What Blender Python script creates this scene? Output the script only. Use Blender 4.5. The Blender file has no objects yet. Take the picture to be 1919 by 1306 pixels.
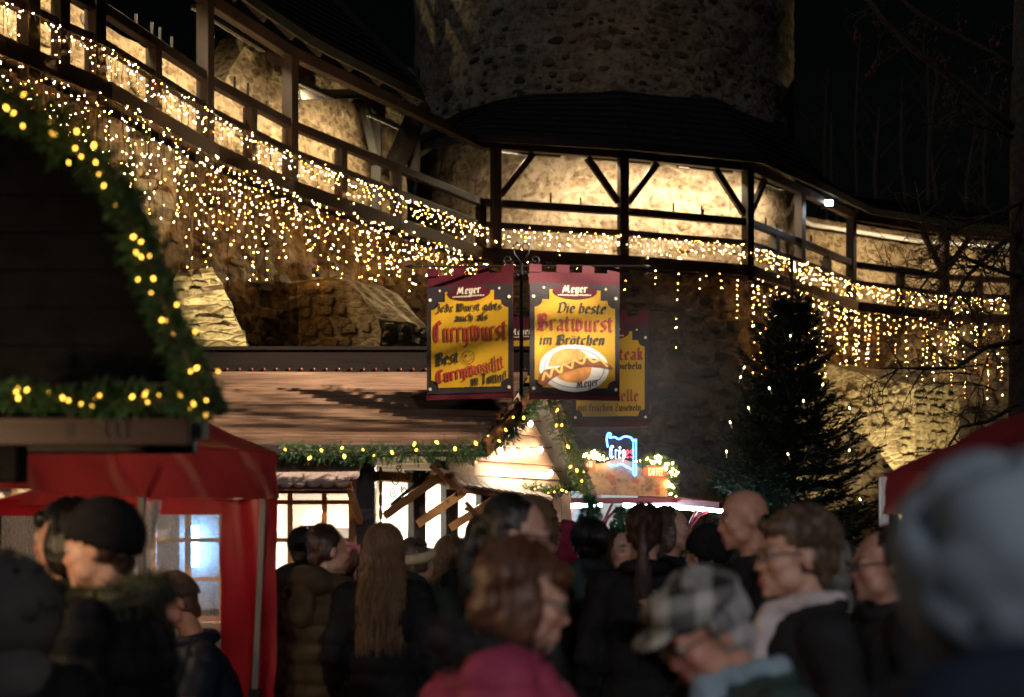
import bpy, bmesh, math, random
import numpy as np
from mathutils import Vector, Matrix, noise as mnoise

random.seed(7); RNG = np.random.default_rng(7)
SC = bpy.context.scene
COL = SC.collection
R = math.radians

# ------------------------------------------------------------------ camera
F_PX, CX, HY, EYE = 2665.0, 959.5, 1010.0, 1.65      # the photograph's geometry: 50 mm lens, eye height 1.65 m
cd = bpy.data.cameras.new('camera'); cam = bpy.data.objects.new('camera', cd); COL.objects.link(cam)
cam.location = (0, 0, EYE); cam.rotation_euler = (R(90), 0, 0)
cd.sensor_width = 36; cd.lens = 50; cd.shift_y = 357 / 1919.0
cd.clip_start = 0.05; cd.clip_end = 600
cd.dof.use_dof = True; cd.dof.focus_distance = 12.5; cd.dof.aperture_fstop = 2.0
SC.camera = cam

# ------------------------------------------------------------------ night sky, weak moonlike sun, exposure
world = bpy.data.worlds.new('World'); SC.world = world; world.use_nodes = True
wn = world.node_tree.nodes; wl = world.node_tree.links
for n in list(wn): wn.remove(n)
sky = wn.new('ShaderNodeTexSky'); sky.sky_type = 'NISHITA'; sky.sun_disc = False
SUN_EL, SUN_AZ = R(38), R(205)
sky.sun_elevation = R(1.0); sky.sun_rotation = SUN_AZ
wb = wn.new('ShaderNodeBackground'); wb.inputs['Strength'].default_value = 0.0011
wo = wn.new('ShaderNodeOutputWorld')
wl.new(sky.outputs[0], wb.inputs['Color']); wl.new(wb.outputs[0], wo.inputs['Surface'])
sl = bpy.data.lights.new('sun', 'SUN'); sl.energy = 0.17; sl.angle = R(14); sl.color = (0.80, 0.90, 1.0)
so = bpy.data.objects.new('sun', sl); COL.objects.link(so)
so.rotation_euler = (R(90) - SUN_EL, 0, R(-25))
SC.view_settings.view_transform = 'Standard'; SC.view_settings.look = 'None'
SC.view_settings.gamma = 1.0; SC.view_settings.use_curve_mapping = False
SC.view_settings.exposure = 0.0
SC.render.engine = 'CYCLES'
cy = SC.cycles
cy.use_denoising = True; cy.adaptive_threshold = 0.03
try: cy.denoiser = 'OPENIMAGEDENOISE'
except Exception: pass
cy.max_bounces = 5; cy.diffuse_bounces = 3; cy.glossy_bounces = 3; cy.transmission_bounces = 6; cy.transparent_max_bounces = 12
cy.sample_clamp_indirect = 4.0; cy.caustics_reflective = False; cy.caustics_refractive = False

# ------------------------------------------------------------------ helpers
def P(x, y, d):
    """world point seen at photo pixel (x, y) at distance d along the view"""
    return Vector(((x - CX) / F_PX * d, d, EYE + (HY - y) / F_PX * d))
def zat(y, d): return EYE + (HY - y) / F_PX * d

class MB:
    def __init__(s): s.v = []; s.f = []; s.n = 0
    def add(s, V, Fc):
        V = [tuple(p) for p in V]
        s.v += V; s.f += [tuple(i + s.n for i in f) for f in Fc]; s.n += len(V); return s
    def box(s, c, size, rz=0.0, M=None):
        hx, hy, hz = size[0] / 2, size[1] / 2, size[2] / 2
        pts = [Vector((x, y, z)) for z in (-hz, hz) for y in (-hy, hy) for x in (-hx, hx)]
        m = M if M is not None else Matrix.Rotation(rz, 3, 'Z')
        c = Vector(c)
        return s.add([m @ p + c for p in pts], [(0, 2, 3, 1), (4, 5, 7, 6), (0, 1, 5, 4), (2, 6, 7, 3), (0, 4, 6, 2), (1, 3, 7, 5)])
    def beam(s, a, b, w, h, up=(0, 0, 1)):
        a = Vector(a); b = Vector(b); t = (b - a); L = t.length; t.normalize()
        u = Vector(up)
        if abs(t.dot(u)) > 0.98: u = Vector((0, 1, 0))
        sx = t.cross(u).normalized(); uz = sx.cross(t).normalized()
        V = []
        for p in (a, b):
            for i, j in ((-1, -1), (1, -1), (1, 1), (-1, 1)):
                V.append(p + sx * (i * w / 2) + uz * (j * h / 2))
        return s.add(V, [(0, 1, 2, 3), (7, 6, 5, 4), (0, 4, 5, 1), (1, 5, 6, 2), (2, 6, 7, 3), (3, 7, 4, 0)])
    def tube(s, pts, rad, n=8, cap=True):
        pts = [Vector(p) for p in pts]; k = len(pts)
        if not hasattr(rad, '__len__'): rad = [rad] * k
        V = []; ref = None
        for i in range(k):
            t = pts[min(i + 1, k - 1)] - pts[max(i - 1, 0)]
            if t.length < 1e-9: t = Vector((0, 0, 1))
            t.normalize()
            if ref is None: ref = Vector((0, 0, 1)) if abs(t.z) < 0.9 else Vector((1, 0, 0))
            a = ref - t * ref.dot(t)
            if a.length < 1e-6: a = t.orthogonal()
            a.normalize(); ref = a; b = t.cross(a)
            for j in range(n):
                q = 2 * math.pi * j / n
                V.append(pts[i] + (a * math.cos(q) + b * math.sin(q)) * rad[i])
        Fc = [(i * n + j, i * n + (j + 1) % n, (i + 1) * n + (j + 1) % n, (i + 1) * n + j) for i in range(k - 1) for j in range(n)]
        if cap: Fc += [tuple(range(n))[::-1], tuple((k - 1) * n + j for j in range(n))]
        return s.add(V, Fc)
    def ell(s, c, r, M=None, nu=14, nv=9):
        c = Vector(c); r = r if hasattr(r, '__len__') else (r, r, r)
        V = [Vector((0, 0, r[2]))]
        for i in range(1, nv):
            a = math.pi * i / nv
            for j in range(nu):
                b = 2 * math.pi * j / nu
                V.append(Vector((r[0] * math.sin(a) * math.cos(b), r[1] * math.sin(a) * math.sin(b), r[2] * math.cos(a))))
        V.append(Vector((0, 0, -r[2])))
        Fc = [(0, 1 + j, 1 + (j + 1) % nu) for j in range(nu)]
        for i in range(nv - 2):
            o = 1 + i * nu
            Fc += [(o + j, o + nu + j, o + nu + (j + 1) % nu, o + (j + 1) % nu) for j in range(nu)]
        o = 1 + (nv - 2) * nu; l = len(V) - 1
        Fc += [(l, o + (j + 1) % nu, o + j) for j in range(nu)]
        if M is not None: V = [M @ p for p in V]
        return s.add([p + c for p in V], Fc)
    def cap(s, a, b, ra, rb, n=12):
        """tapered capsule"""
        a = Vector(a); b = Vector(b); t = b - a; L = max(t.length, 1e-6); t /= L
        pts = []; rr = []
        for q in (90, 60, 30, 0): pts.append(a - t * ra * math.sin(R(q))); rr.append(max(ra * math.cos(R(q)), 1e-4))
        for q in (0, 30, 60, 90): pts.append(b + t * rb * math.sin(R(q))); rr.append(max(rb * math.cos(R(q)), 1e-4))
        return s.tube(pts, rr, n)
    def grid(s, fn, nu, nv):
        V = [fn(i / nu, j / nv) for j in range(nv + 1) for i in range(nu + 1)]
        w = nu + 1
        return s.add(V, [(j * w + i, j * w + i + 1, (j + 1) * w + i + 1, (j + 1) * w + i) for j in range(nv) for i in range(nu)])
    def prism(s, poly, o, ex, ey, ed, d0, d1):
        """2D polygon extruded: o + ex*x + ey*y + ed*d"""
        n = len(poly); o = Vector(o); ex = Vector(ex); ey = Vector(ey); ed = Vector(ed)
        V = [o + ex * x + ey * y + ed * d for d in (d0, d1) for x, y in poly]
        return s.add(V, [tuple(range(n))[::-1], tuple(range(n, 2 * n))] + [(i, (i + 1) % n, n + (i + 1) % n, n + i) for i in range(n)])
    def mesh(s, name, org=(0, 0, 0), smooth=False):
        me = bpy.data.meshes.new(name)
        o = Vector(org)
        me.from_pydata([(p[0] - o.x, p[1] - o.y, p[2] - o.z) for p in s.v], [], s.f)
        me.update()
        if smooth: me.polygons.foreach_set('use_smooth', [True] * len(me.polygons))
        return me
    def build(s, name, mat, parent=None, smooth=False, local=False, fix=False):
        org = (0, 0, 0)
        if not local: org = worldloc(parent)
        me = s.mesh(name, org, smooth)
        if fix:
            bm = bmesh.new(); bm.from_mesh(me); bmesh.ops.recalc_face_normals(bm, faces=bm.faces); bm.to_mesh(me); bm.free()
        return obj(name, me, mat, parent)

def worldloc(o):
    v = Vector((0, 0, 0))
    while o is not None: v += o.location; o = o.parent
    return v
def obj(name, me, mat=None, parent=None):
    o = bpy.data.objects.new(name, me); COL.objects.link(o)
    if mat is not None and me is not None and len(me.materials) == 0: me.materials.append(mat)
    if parent is not None: o.parent = parent
    return o
def tag(o, label, cat, group=None, kind=None):
    if label: o['label'] = label
    if cat: o['category'] = cat
    if group: o['group'] = group
    if kind: o['kind'] = kind
    return o
def thing(name, label, cat, loc=(0, 0, 0), group=None):
    o = bpy.data.objects.new(name, None); COL.objects.link(o); o.location = loc; o.empty_display_size = 0.1
    return tag(o, label, cat, group)
def bevel(o, w=0.006, seg=2):
    m = o.modifiers.new('edge', 'BEVEL'); m.width = w; m.segments = seg; m.limit_method = 'ANGLE'
    return o
def nz(p, sc=1.0, seed=0.0):
    return mnoise.noise(Vector((p[0] * sc + seed, p[1] * sc - seed * 1.7, p[2] * sc + seed * .6)))

# ------------------------------------------------------------------ materials
def nodes(name):
    m = bpy.data.materials.new(name); m.use_nodes = True
    nt = m.node_tree; b = nt.nodes['Principled BSDF']
    return m, nt, b
def ramp(nt, fac, stops):
    r = nt.nodes.new('ShaderNodeValToRGB'); e = r.color_ramp.elements
    while len(e) < len(stops): e.new(0.5)
    for k, (p, c) in enumerate(stops): e[k].position = p; e[k].color = (*c, 1)
    nt.links.new(fac, r.inputs[0]); return r.outputs[0]
def tex(nt, kind, scale, coord, **kw):
    t = nt.nodes.new('ShaderNodeTex' + kind); t.inputs['Scale'].default_value = scale
    for k, v in kw.items():
        if k in t.inputs: t.inputs[k].default_value = v
        else: setattr(t, k, v)
    nt.links.new(coord, t.inputs['Vector']); return t
def coords(nt, scale=(1, 1, 1), geo=True):
    tc = nt.nodes.new('ShaderNodeTexCoord'); mp = nt.nodes.new('ShaderNodeMapping'); mp.inputs['Scale'].default_value = scale
    nt.links.new(tc.outputs['Object'], mp.inputs['Vector']); return mp.outputs[0]
def mixc(nt, f, a, b, mode='MIX'):
    m = nt.nodes.new('ShaderNodeMix'); m.data_type = 'RGBA'; m.blend_type = mode
    for k, v in ((0, f), (6, a), (7, b)):
        if hasattr(v, 'links'): nt.links.new(v, m.inputs[k])
        elif k == 0: m.inputs[0].default_value = v
        else: m.inputs[k].default_value = (*v, 1)
    return m.outputs[2]
def bump(nt, b, h, strength=0.4, dist=0.02):
    n = nt.nodes.new('ShaderNodeBump'); n.inputs['Strength'].default_value = strength; n.inputs['Distance'].default_value = dist
    nt.links.new(h, n.inputs['Height']); nt.links.new(n.outputs[0], b.inputs['Normal'])
def plain(name, col, rough=0.6, var=0.25, scale=8.0, bmp=0.15, metal=0.0, spec=0.5, dist=0.01):
    m, nt, b = nodes(name); c = coords(nt)
    t = tex(nt, 'Noise', scale, c, Detail=6.0, Roughness=0.6)
    lo = tuple(x * (1 - var) for x in col); hi = tuple(min(1, x * (1 + var)) for x in col)
    nt.links.new(ramp(nt, t.outputs['Fac'], [(0.3, lo), (0.7, hi)]), b.inputs['Base Color'])
    b.inputs['Roughness'].default_value = rough; b.inputs['Metallic'].default_value = metal
    b.inputs['Specular IOR Level'].default_value = spec
    if bmp: bump(nt, b, tex(nt, 'Noise', scale * 4, c, Detail=5.0).outputs['Fac'], bmp, dist)
    return m
def emit(name, col, s):
    m = bpy.data.materials.new(name); m.use_nodes = True; nt = m.node_tree
    for n in list(nt.nodes): nt.nodes.remove(n)
    e = nt.nodes.new('ShaderNodeEmission'); e.inputs[0].default_value = (*col, 1); e.inputs[1].default_value = s
    o = nt.nodes.new('ShaderNodeOutputMaterial'); nt.links.new(e.outputs[0], o.inputs[0]); return m
def wood(name, c0, c1, rough=0.6, axis=0, gs=14.0, bmp=0.35, spec=0.5):
    m, nt, b = nodes(name); b.inputs['Specular IOR Level'].default_value = spec
    sc = [1, 1, 1]; sc = [gs if i != axis else 1.2 for i in range(3)]
    c = coords(nt, sc)
    t = tex(nt, 'Noise', 1.6, c, Detail=8.0, Roughness=0.65, Distortion=0.6)
    big = tex(nt, 'Noise', 1.3, coords(nt), Detail=3.0)
    col = mixc(nt, 0.5, ramp(nt, t.outputs['Fac'], [(0.3, c0), (0.68, c1)]), ramp(nt, big.outputs['Fac'], [(0.35, tuple(x * .55 for x in c0)), (0.7, c1)]))
    nt.links.new(col, b.inputs['Base Color']); b.inputs['Roughness'].default_value = rough
    bump(nt, b, t.outputs['Fac'], bmp, 0.01); return m
def masonry(name, mortar, stone_a, stone_b, sc=(2.2, 2.2, 4.2), cover=0.5, bmp=0.9, rough=0.9):
    """rubble masonry: irregular stones flush in rough mortar"""
    m, nt, b = nodes(name); c = coords(nt, sc)
    d = tex(nt, 'Noise', 1.4, c, Detail=4.0)
    w = nt.nodes.new('ShaderNodeVectorMath'); w.operation = 'MULTIPLY_ADD'
    nt.links.new(d.outputs['Color'], w.inputs[0]); w.inputs[1].default_value = (.55, .55, .55); nt.links.new(c, w.inputs[2])
    v = tex(nt, 'Voronoi', 1.0, w.outputs[0], feature='DISTANCE_TO_EDGE')
    vc = tex(nt, 'Voronoi', 1.0, w.outputs[0])
    fine = tex(nt, 'Noise', 7.0, coords(nt), Detail=9.0, Roughness=0.7)
    big = tex(nt, 'Noise', 0.7, coords(nt), Detail=4.0, Roughness=0.6)
    stone = mixc(nt, ramp(nt, vc.outputs['Color'], [(0.2, (0, 0, 0)), (0.8, (1, 1, 1))]), stone_a, stone_b)
    edge = ramp(nt, v.outputs['Distance'], [(0.04, (0, 0, 0)), (0.16, (1, 1, 1))])
    pick = ramp(nt, vc.outputs['Color'], [(cover - .12, (1, 1, 1)), (cover + .12, (0, 0, 0))])
    fac = mixc(nt, 1.0, edge, pick, 'MULTIPLY')
    col = mixc(nt, fac, mortar, stone)
    col = mixc(nt, 0.9, col, ramp(nt, fine.outputs['Fac'], [(0.34, (.16, .13, .11)), (0.47, (.72, .66, .6)), (0.62, (1, 1, 1))]), 'MULTIPLY')
    col = mixc(nt, 0.6, col, ramp(nt, big.outputs['Fac'], [(0.36, (.42, .36, .3)), (0.58, (1, 1, 1))]), 'MULTIPLY')
    nt.links.new(col, b.inputs['Base Color']); b.inputs['Roughness'].default_value = rough; b.inputs['Specular IOR Level'].default_value = 0.2
    h = mixc(nt, 0.7, edge, fine.outputs['Color'])
    bump(nt, b, h, bmp, 0.035); return m
def fabric(name, col, rough=0.8, trans=0.0, var=0.15, scale=3.0, weave=400.0, spec=0.3, bmp=0.1):
    m, nt, b = nodes(name); c = coords(nt)
    t = tex(nt, 'Noise', scale, c, Detail=5.0)
    colr = ramp(nt, t.outputs['Fac'], [(0.3, tuple(x * (1 - var) for x in col)), (0.7, tuple(min(1, x * (1 + var)) for x in col))])
    nt.links.new(colr, b.inputs['Base Color']); b.inputs['Roughness'].default_value = rough; b.inputs['Specular IOR Level'].default_value = spec
    bump(nt, b, tex(nt, 'Noise', weave, c, Detail=2.0).outputs['Fac'], bmp, 0.004)
    if trans:
        o = nt.nodes['Material Output']; mx = nt.nodes.new('ShaderNodeMixShader'); tl = nt.nodes.new('ShaderNodeBsdfTranslucent')
        nt.links.new(colr, tl.inputs[0]); mx.inputs[0].default_value = trans
        nt.links.new(b.outputs[0], mx.inputs[1]); nt.links.new(tl.outputs[0], mx.inputs[2]); nt.links.new(mx.outputs[0], o.inputs[0])
    return m
def glassy(name, clear=0.85, col=(1, 1, 1), rough=0.1, drops=0.0, haze=0.0):
    m = bpy.data.materials.new(name); m.use_nodes = True; nt = m.node_tree
    b = nt.nodes['Principled BSDF']; o = nt.nodes['Material Output']
    b.inputs['Base Color'].default_value = (*col, 1); b.inputs['Roughness'].default_value = rough
    tr = nt.nodes.new('ShaderNodeBsdfTransparent'); mx = nt.nodes.new('ShaderNodeMixShader')
    mx.inputs[0].default_value = clear
    nt.links.new(b.outputs[0], mx.inputs[1]); nt.links.new(tr.outputs[0], mx.inputs[2])
    last = mx.outputs[0]
    if drops:
        c = coords(nt); n1 = tex(nt, 'Voronoi', 70.0, c); 
        msk = ramp(nt, n1.outputs['Distance'], [(0.18, (1, 1, 1)), (0.3, (0, 0, 0))])
        n2 = tex(nt, 'Noise', 5.0, c, Detail=3.0)
        msk = mixc(nt, 1.0, msk, ramp(nt, n2.outputs['Fac'], [(0.35, (.1, .1, .1)), (0.6, (1, 1, 1))]), 'MULTIPLY')
        rf = nt.nodes.new('ShaderNodeBsdfRefraction'); rf.inputs['IOR'].default_value = 1.33; rf.inputs['Roughness'].default_value = 0.15
        tl = nt.nodes.new('ShaderNodeBsdfTranslucent'); tl.inputs[0].default_value = (.9, .9, .9, 1)
        m3 = nt.nodes.new('ShaderNodeMixShader'); m3.inputs[0].default_value = .45
        nt.links.new(rf.outputs[0], m3.inputs[1]); nt.links.new(tl.outputs[0], m3.inputs[2])
        m2 = nt.nodes.new('ShaderNodeMixShader'); nt.links.new(msk, m2.inputs[0])
        nt.links.new(last, m2.inputs[1]); nt.links.new(m3.outputs[0], m2.inputs[2]); last = m2.outputs[0]
        bump(nt, b, n1.outputs['Distance'], .6, .01)
    if haze:
        tl = nt.nodes.new('ShaderNodeBsdfTranslucent'); tl.inputs[0].default_value = (.95, .95, .95, 1)
        m2 = nt.nodes.new('ShaderNodeMixShader'); m2.inputs[0].default_value = haze
        nt.links.new(last, m2.inputs[1]); nt.links.new(tl.outputs[0], m2.inputs[2]); last = m2.outputs[0]
    nt.links.new(last, o.inputs[0]); return m
def leafy(name, c0, c1, rough=0.5):
    m, nt, b = nodes(name); c = coords(nt)
    t = tex(nt, 'Noise', 9.0, c, Detail=3.0)
    nt.links.new(ramp(nt, t.outputs['Fac'], [(0.3, c0), (0.7, c1)]), b.inputs['Base Color']); b.inputs['Roughness'].default_value = rough
    return m

M = {}
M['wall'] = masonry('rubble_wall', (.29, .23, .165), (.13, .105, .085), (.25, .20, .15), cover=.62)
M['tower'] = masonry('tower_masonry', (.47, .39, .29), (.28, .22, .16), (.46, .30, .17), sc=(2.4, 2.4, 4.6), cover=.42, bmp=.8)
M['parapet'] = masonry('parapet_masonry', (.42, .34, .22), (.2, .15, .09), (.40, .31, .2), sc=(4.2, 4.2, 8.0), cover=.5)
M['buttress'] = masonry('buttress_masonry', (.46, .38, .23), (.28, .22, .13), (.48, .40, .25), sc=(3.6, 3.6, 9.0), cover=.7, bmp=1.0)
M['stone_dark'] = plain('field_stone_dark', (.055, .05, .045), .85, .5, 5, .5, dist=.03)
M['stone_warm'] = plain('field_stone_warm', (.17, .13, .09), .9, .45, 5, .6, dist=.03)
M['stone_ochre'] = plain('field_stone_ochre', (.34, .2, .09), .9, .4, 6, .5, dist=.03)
M['beam'] = wood('red_brown_beam', (.007, .003, .0022), (.030, .011, .007), .55, axis=0, gs=9)
M['darkwood'] = wood('black_brown_wood', (.007, .006, .005), (.020, .016, .013), .6, axis=0)
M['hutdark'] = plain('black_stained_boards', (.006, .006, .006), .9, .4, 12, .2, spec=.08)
M['roof'] = plain('slate_roof', (.016, .016, .018), .75, .5, 6, .3)
M['shingle'] = wood('weathered_roof_boards', (.085, .042, .026), (.40, .26, .17), .3, axis=0, gs=26, bmp=.6)
M['ridge'] = wood('ridge_board_wood', (.005, .0035, .003), (.014, .009, .006), .7, axis=0, spec=.12)
M['pine'] = wood('lacquered_pine', (.32, .13, .035), (.55, .27, .09), .4, axis=0, gs=12, bmp=.15)
M['pinelight'] = wood('pale_pine_boards', (.50, .31, .21), (.66, .46, .34), .5, axis=0, gs=10, bmp=.15)
M['board'] = wood('sign_board_wood', (.12, .04, .018), (.26, .10, .045), .5, axis=0, gs=10)
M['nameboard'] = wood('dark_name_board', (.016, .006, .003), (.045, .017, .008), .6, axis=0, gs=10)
M['tile'] = plain('pale_wood_shingle', (.40, .30, .26), .55, .22, 18, .3)
M['black'] = plain('black_lacquer', (.01, .01, .011), .4, .2, 6, .1)
M['iron'] = plain('wrought_iron', (.015, .014, .014), .45, .3, 20, .2, metal=.6)
M['leg'] = plain('grey_tent_leg', (.17, .165, .155), .45, .1, 8, .05, metal=.3)
M['white'] = plain('white_metal', (.72, .71, .68), .35, .06, 6, .05)
M['cream'] = plain('cream_panel', (.56, .50, .38), .5, .06, 3, .05)
M['counter'] = plain('steel_counter', (.55, .56, .57), .25, .1, 6, .05, metal=.9)
M['tent'] = fabric('red_tent_fabric', (.36, .012, .022), .38, .35, .15, 2.0, 60.0, .6, .25)
M['tentroof'] = fabric('red_tent_roof_fabric', (.34, .04, .046), .28, .28, .18, 2.5, 46.0, .7, .35)
M['pvc'] = glassy('clear_pvc', .70, (.85, .87, .9), .08, drops=1.0)
M['pane'] = glassy('window_glass', .93, (.9, .95, 1), .03, haze=.03)
M['paneh'] = glassy('steamed_glass', .75, (.9, .95, 1), .1, haze=.35)
M['needle'] = leafy('garland_needles', (.012, .05, .014), (.05, .14, .035))
M['fir'] = leafy('fir_needles', (.006, .020, .012), (.016, .048, .022))
M['bark'] = plain('tree_bark', (.12, .085, .06), .9, .4, 22, .6, dist=.02)
M['ground'] = plain('cobbled_ground', (.05, .047, .043), .6, .4, 3, .6, dist=.03)
M['hill'] = plain('dark_hillside', (.012, .013, .010), 1.0, .5, .4, .3, dist=.3)
M['wire'] = plain('black_wire', (.012, .012, .012), .5, .1, 10, 0)
M['bulb'] = emit('warm_icicle_bulb', (1.0, .54, .18), 210.0)
M['bulb_d'] = emit('amber_icicle_bulb', (1.0, .42, .08), 60.0)
M['bulb_y'] = emit('yellow_garland_bulb', (1.0, .50, .06), 10.0)
M['bulb_w'] = emit('white_gable_bulb', (1.0, .80, .52), 105.0)
M['candle'] = emit('tree_candle_tip', (1.0, .66, .28), 12.0)
M['led_b'] = emit('blue_led', (.05, .22, 1.0), 17.0)
M['led_w'] = emit('cool_led_tube', (.62, .84, 1.0), 110.0)
M['led_c'] = emit('blue_white_tube', (.22, .52, 1.0), 30.0)
M['led_i'] = emit('ice_white_led', (.55, .75, 1.0), 5.0)
M['led_r'] = emit('red_led', (1.0, .08, .12), 5.0)
M['led_y'] = emit('warm_lamp', (1.0, .62, .22), 70.0)
# ================================================================== ground, hill
g = MB().grid(lambda u, v: ((u - .5) * 500, -60 + v * 500, 0.0), 8, 8).build('ground', M['ground']); tag(g, 'dark cobbled castle courtyard under the crowd', 'ground', kind='structure')
def hillf(u, v):
    x = -30 + u * 190; y = 52 + v * 130
    return (x, y, -1 + v * 62 + 3 * nz((x, y, 0), .04))
hl = MB().grid(hillf, 30, 20).build('hill', M['hill'], smooth=True); tag(hl, 'wooded hillside lost in the night behind the castle wall', 'hill', kind='structure')

# ================================================================== the walkway line (plan), deck and rail heights
WL = [(-7.3, 13.2), (-5.98, 16.6), (-5.22, 18.2), (-4.44, 21.1), (-3.62, 23.25), (-2.13, 25.9), (-.64, 28.6), (2.32, 29.4), (5.05, 30.4), (6.77, 32.7), (8.46, 35.1), (11.33, 36.8), (13.23, 37.3), (20, 38.4)]
WL = [Vector((x, y, 0)) for x, y in WL]
SEG = [0.0]
for a, b in zip(WL, WL[1:]): SEG.append(SEG[-1] + (b - a).length)
STOT = SEG[-1]
ZD, ZR1, ZR2, ZE = 7.5, 8.42, 7.97, 9.72      # deck, top rail, lower rail (centres), eave
def wpt(s, off=0.0):
    s = min(max(s, 0), STOT - 1e-4)
    for k in range(len(SEG) - 1):
        if s <= SEG[k + 1]: break
    t = (s - SEG[k]) / (SEG[k + 1] - SEG[k])
    p = WL[k].lerp(WL[k + 1], t)
    def nrm(i):
        d = (WL[i + 1] - WL[i]).normalized(); return Vector((d.y, -d.x, 0))
    n = nrm(k)
    if off:
        # mitred offsets between the corners
        n0 = (nrm(max(k - 1, 0)) + n).normalized(); n1 = (n + nrm(min(k + 1, len(WL) - 2))).normalized()
        n = n0.lerp(n1, t)
    return p + n * off
def wnorm(s):
    a = wpt(max(s - .3, 0)); b = wpt(min(s + .3, STOT)); d = (b - a).normalized(); return Vector((d.y, -d.x, 0))
def s_px(x):
    lo, hi = 0.0, STOT
    for _ in range(50):
        m = (lo + hi) / 2; p = wpt(m)
        if CX + p.x / p.y * F_PX < x: lo = m
        else: hi = m
    return lo

# ------------------------------------------------------------------ field stones (shared meshes)
def stone_mesh(k):
    rs = random.Random(100 + k); n = rs.choice((7, 8, 9)); pts = []
    for i in range(n):
        a = 2 * math.pi * (i + rs.uniform(-.3, .3)) / n
        r = rs.uniform(.75, 1.1); e = 0.7
        c, s_ = math.cos(a), math.sin(a)
        pts.append((math.copysign(abs(c) ** e, c) * r * .5, math.copysign(abs(s_) ** e, s_) * r * .5))
    V = [(x, 0, z) for x, z in pts] + [(x * .96, -.55, z * .96) for x, z in pts] + [(x * .74 + rs.uniform(-.03, .03), -1 + rs.uniform(-.15, .15), z * .74) for x, z in pts]
    Fc = [(i, (i + 1) % n, n + (i + 1) % n, n + i) for i in range(n)] + [(n + i, n + (i + 1) % n, 2 * n + (i + 1) % n, 2 * n + i) for i in range(n)]
    Fc += [tuple(range(2 * n, 3 * n))]
    m = MB(); m.add(V, Fc); return m.mesh('stone')
STONES = {}
for kind in ('stone_dark', 'stone_warm', 'stone_ochre', 'buttress'):
    L = []
    for k in range(9):
        me = stone_mesh(k); me.materials.append(M[kind]); L.append(me)
    STONES[kind] = L
def put_stone(parent, p, n, w, h, dep, kind, roll=0.0, name='stone'):
    o = bpy.data.objects.new(name, random.choice(STONES[kind])); COL.objects.link(o); o.parent = parent
    o.location = Vector(p) - worldloc(parent)
    y = -Vector(n).normalized(); x = y.cross(Vector((0, 0, 1))).normalized(); z = x.cross(y)
    m = Matrix((x, y, z)).transposed() @ Matrix.Rotation(roll, 3, 'Y')
    o.rotation_euler = m.to_euler(); o.scale = (w, dep, h)
    return o

# ------------------------------------------------------------------ courtyard wall under the walkway
lw = thing('courtyard_wall', 'rough rubble stone curtain wall hung with icicle lights below the wooden walkway', 'wall', (WL[6].x, WL[6].y, 0))
WOFF = -.30
def lowf(u, v):
    s = u * STOT; z = v * 7.28
    p = wpt(s, WOFF)
    n = wnorm(s); q = .06 * nz((p.x, p.y, z), .8) + .05 * nz((p.x, p.y, z), 2.7) + .03 * nz((p.x, p.y, z), 6.0)
    p = p + n * q; return (p.x, p.y, z)
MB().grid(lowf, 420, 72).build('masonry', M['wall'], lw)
spots = []
tries = 0
while len(spots) < 285 and tries < 9000:
    tries += 1
    s = random.uniform(s_px(150), s_px(1919)); z = random.uniform(3.0, 7.15)
    p = wpt(s, WOFF)
    px = CX + p.x / p.y * F_PX; py = HY - (z - EYE) / p.y * F_PX
    if px < 330 and py > 480: continue
    if 400 < px < 1220 and py > 655: continue
    w = random.uniform(.2, .62); h = random.uniform(.12, .3)
    if any(abs(s - a) < (w + c) * .52 and abs(z - b) < (h + d) * .55 for a, b, c, d in spots): continue
    spots.append((s, z, w, h))
for s, z, w, h in spots:
    q = wpt(s, WOFF); put_stone(lw, (q.x, q.y, z), wnorm(s), w, h, random.uniform(.06, .13), random.choice(('stone_warm', 'stone_warm', 'stone_dark')), random.uniform(-.12, .12))

# ------------------------------------------------------------------ lit parapet walls behind the walkway
S_T0, S_T1 = s_px(858), s_px(1500)
pw = thing('parapet_wall', 'lamplit pale rubble parapet wall behind the left walkway bays', 'wall', (WL[3].x, WL[3].y, 7.2))
def parf(u, v):
    s = .2 + u * (S_T0 - .2)
    top = 9.28 if s < s_px(560) else 9.28 + min(1, (s - s_px(560)) / .8) * 1.3
    top += .05 * nz((s, 0, 0), 1.5)
    z = 7.25 + v * (top - 7.25)
    p = wpt(s, -1.55); n = wnorm(s); p = p + n * (.05 * nz((p.x, p.y, z), 1.3) + .035 * nz((p.x, p.y, z), 4))
    return (p.x, p.y, z)
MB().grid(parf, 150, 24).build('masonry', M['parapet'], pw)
# wall coping thickness
MB().grid(lambda u, v: (lambda p, q: (p[0] * (1 - v) + q.x * v, p[1] * (1 - v) + q.y * v, p[2]))(parf(u, 1), wpt(.2 + u * (S_T0 - .2), -2.2)), 80, 1).build('coping', M['parapet'], pw)
n_ = 0
while n_ < 70:
    s = random.uniform(s_px(0), S_T0); z = random.uniform(7.4, 9.2); q = wpt(s, -1.55)
    put_stone(pw, (q.x, q.y, z), wnorm(s), random.uniform(.15, .45), random.uniform(.08, .2), random.uniform(.03, .06), random.choice(('stone_warm', 'buttress', 'buttress')), random.uniform(-.15, .15)); n_ += 1
pr = thing('parapet_wall', 'lamplit pale rubble parapet wall behind the walkway beside the bare tree', 'wall', (WL[10].x, WL[10].y, 7.2))
def parr(u, v):
    s = S_T1 + u * (STOT - S_T1 - .1); z = 7.25 + v * 2.6
    p = wpt(s, -1.5); n = wnorm(s); p = p + n * (.05 * nz((p.x, p.y, z), 1.3) + .035 * nz((p.x, p.y, z), 4)); return (p.x, p.y, z)
MB().grid(parr, 120, 24).build('masonry', M['parapet'], pr)
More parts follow.
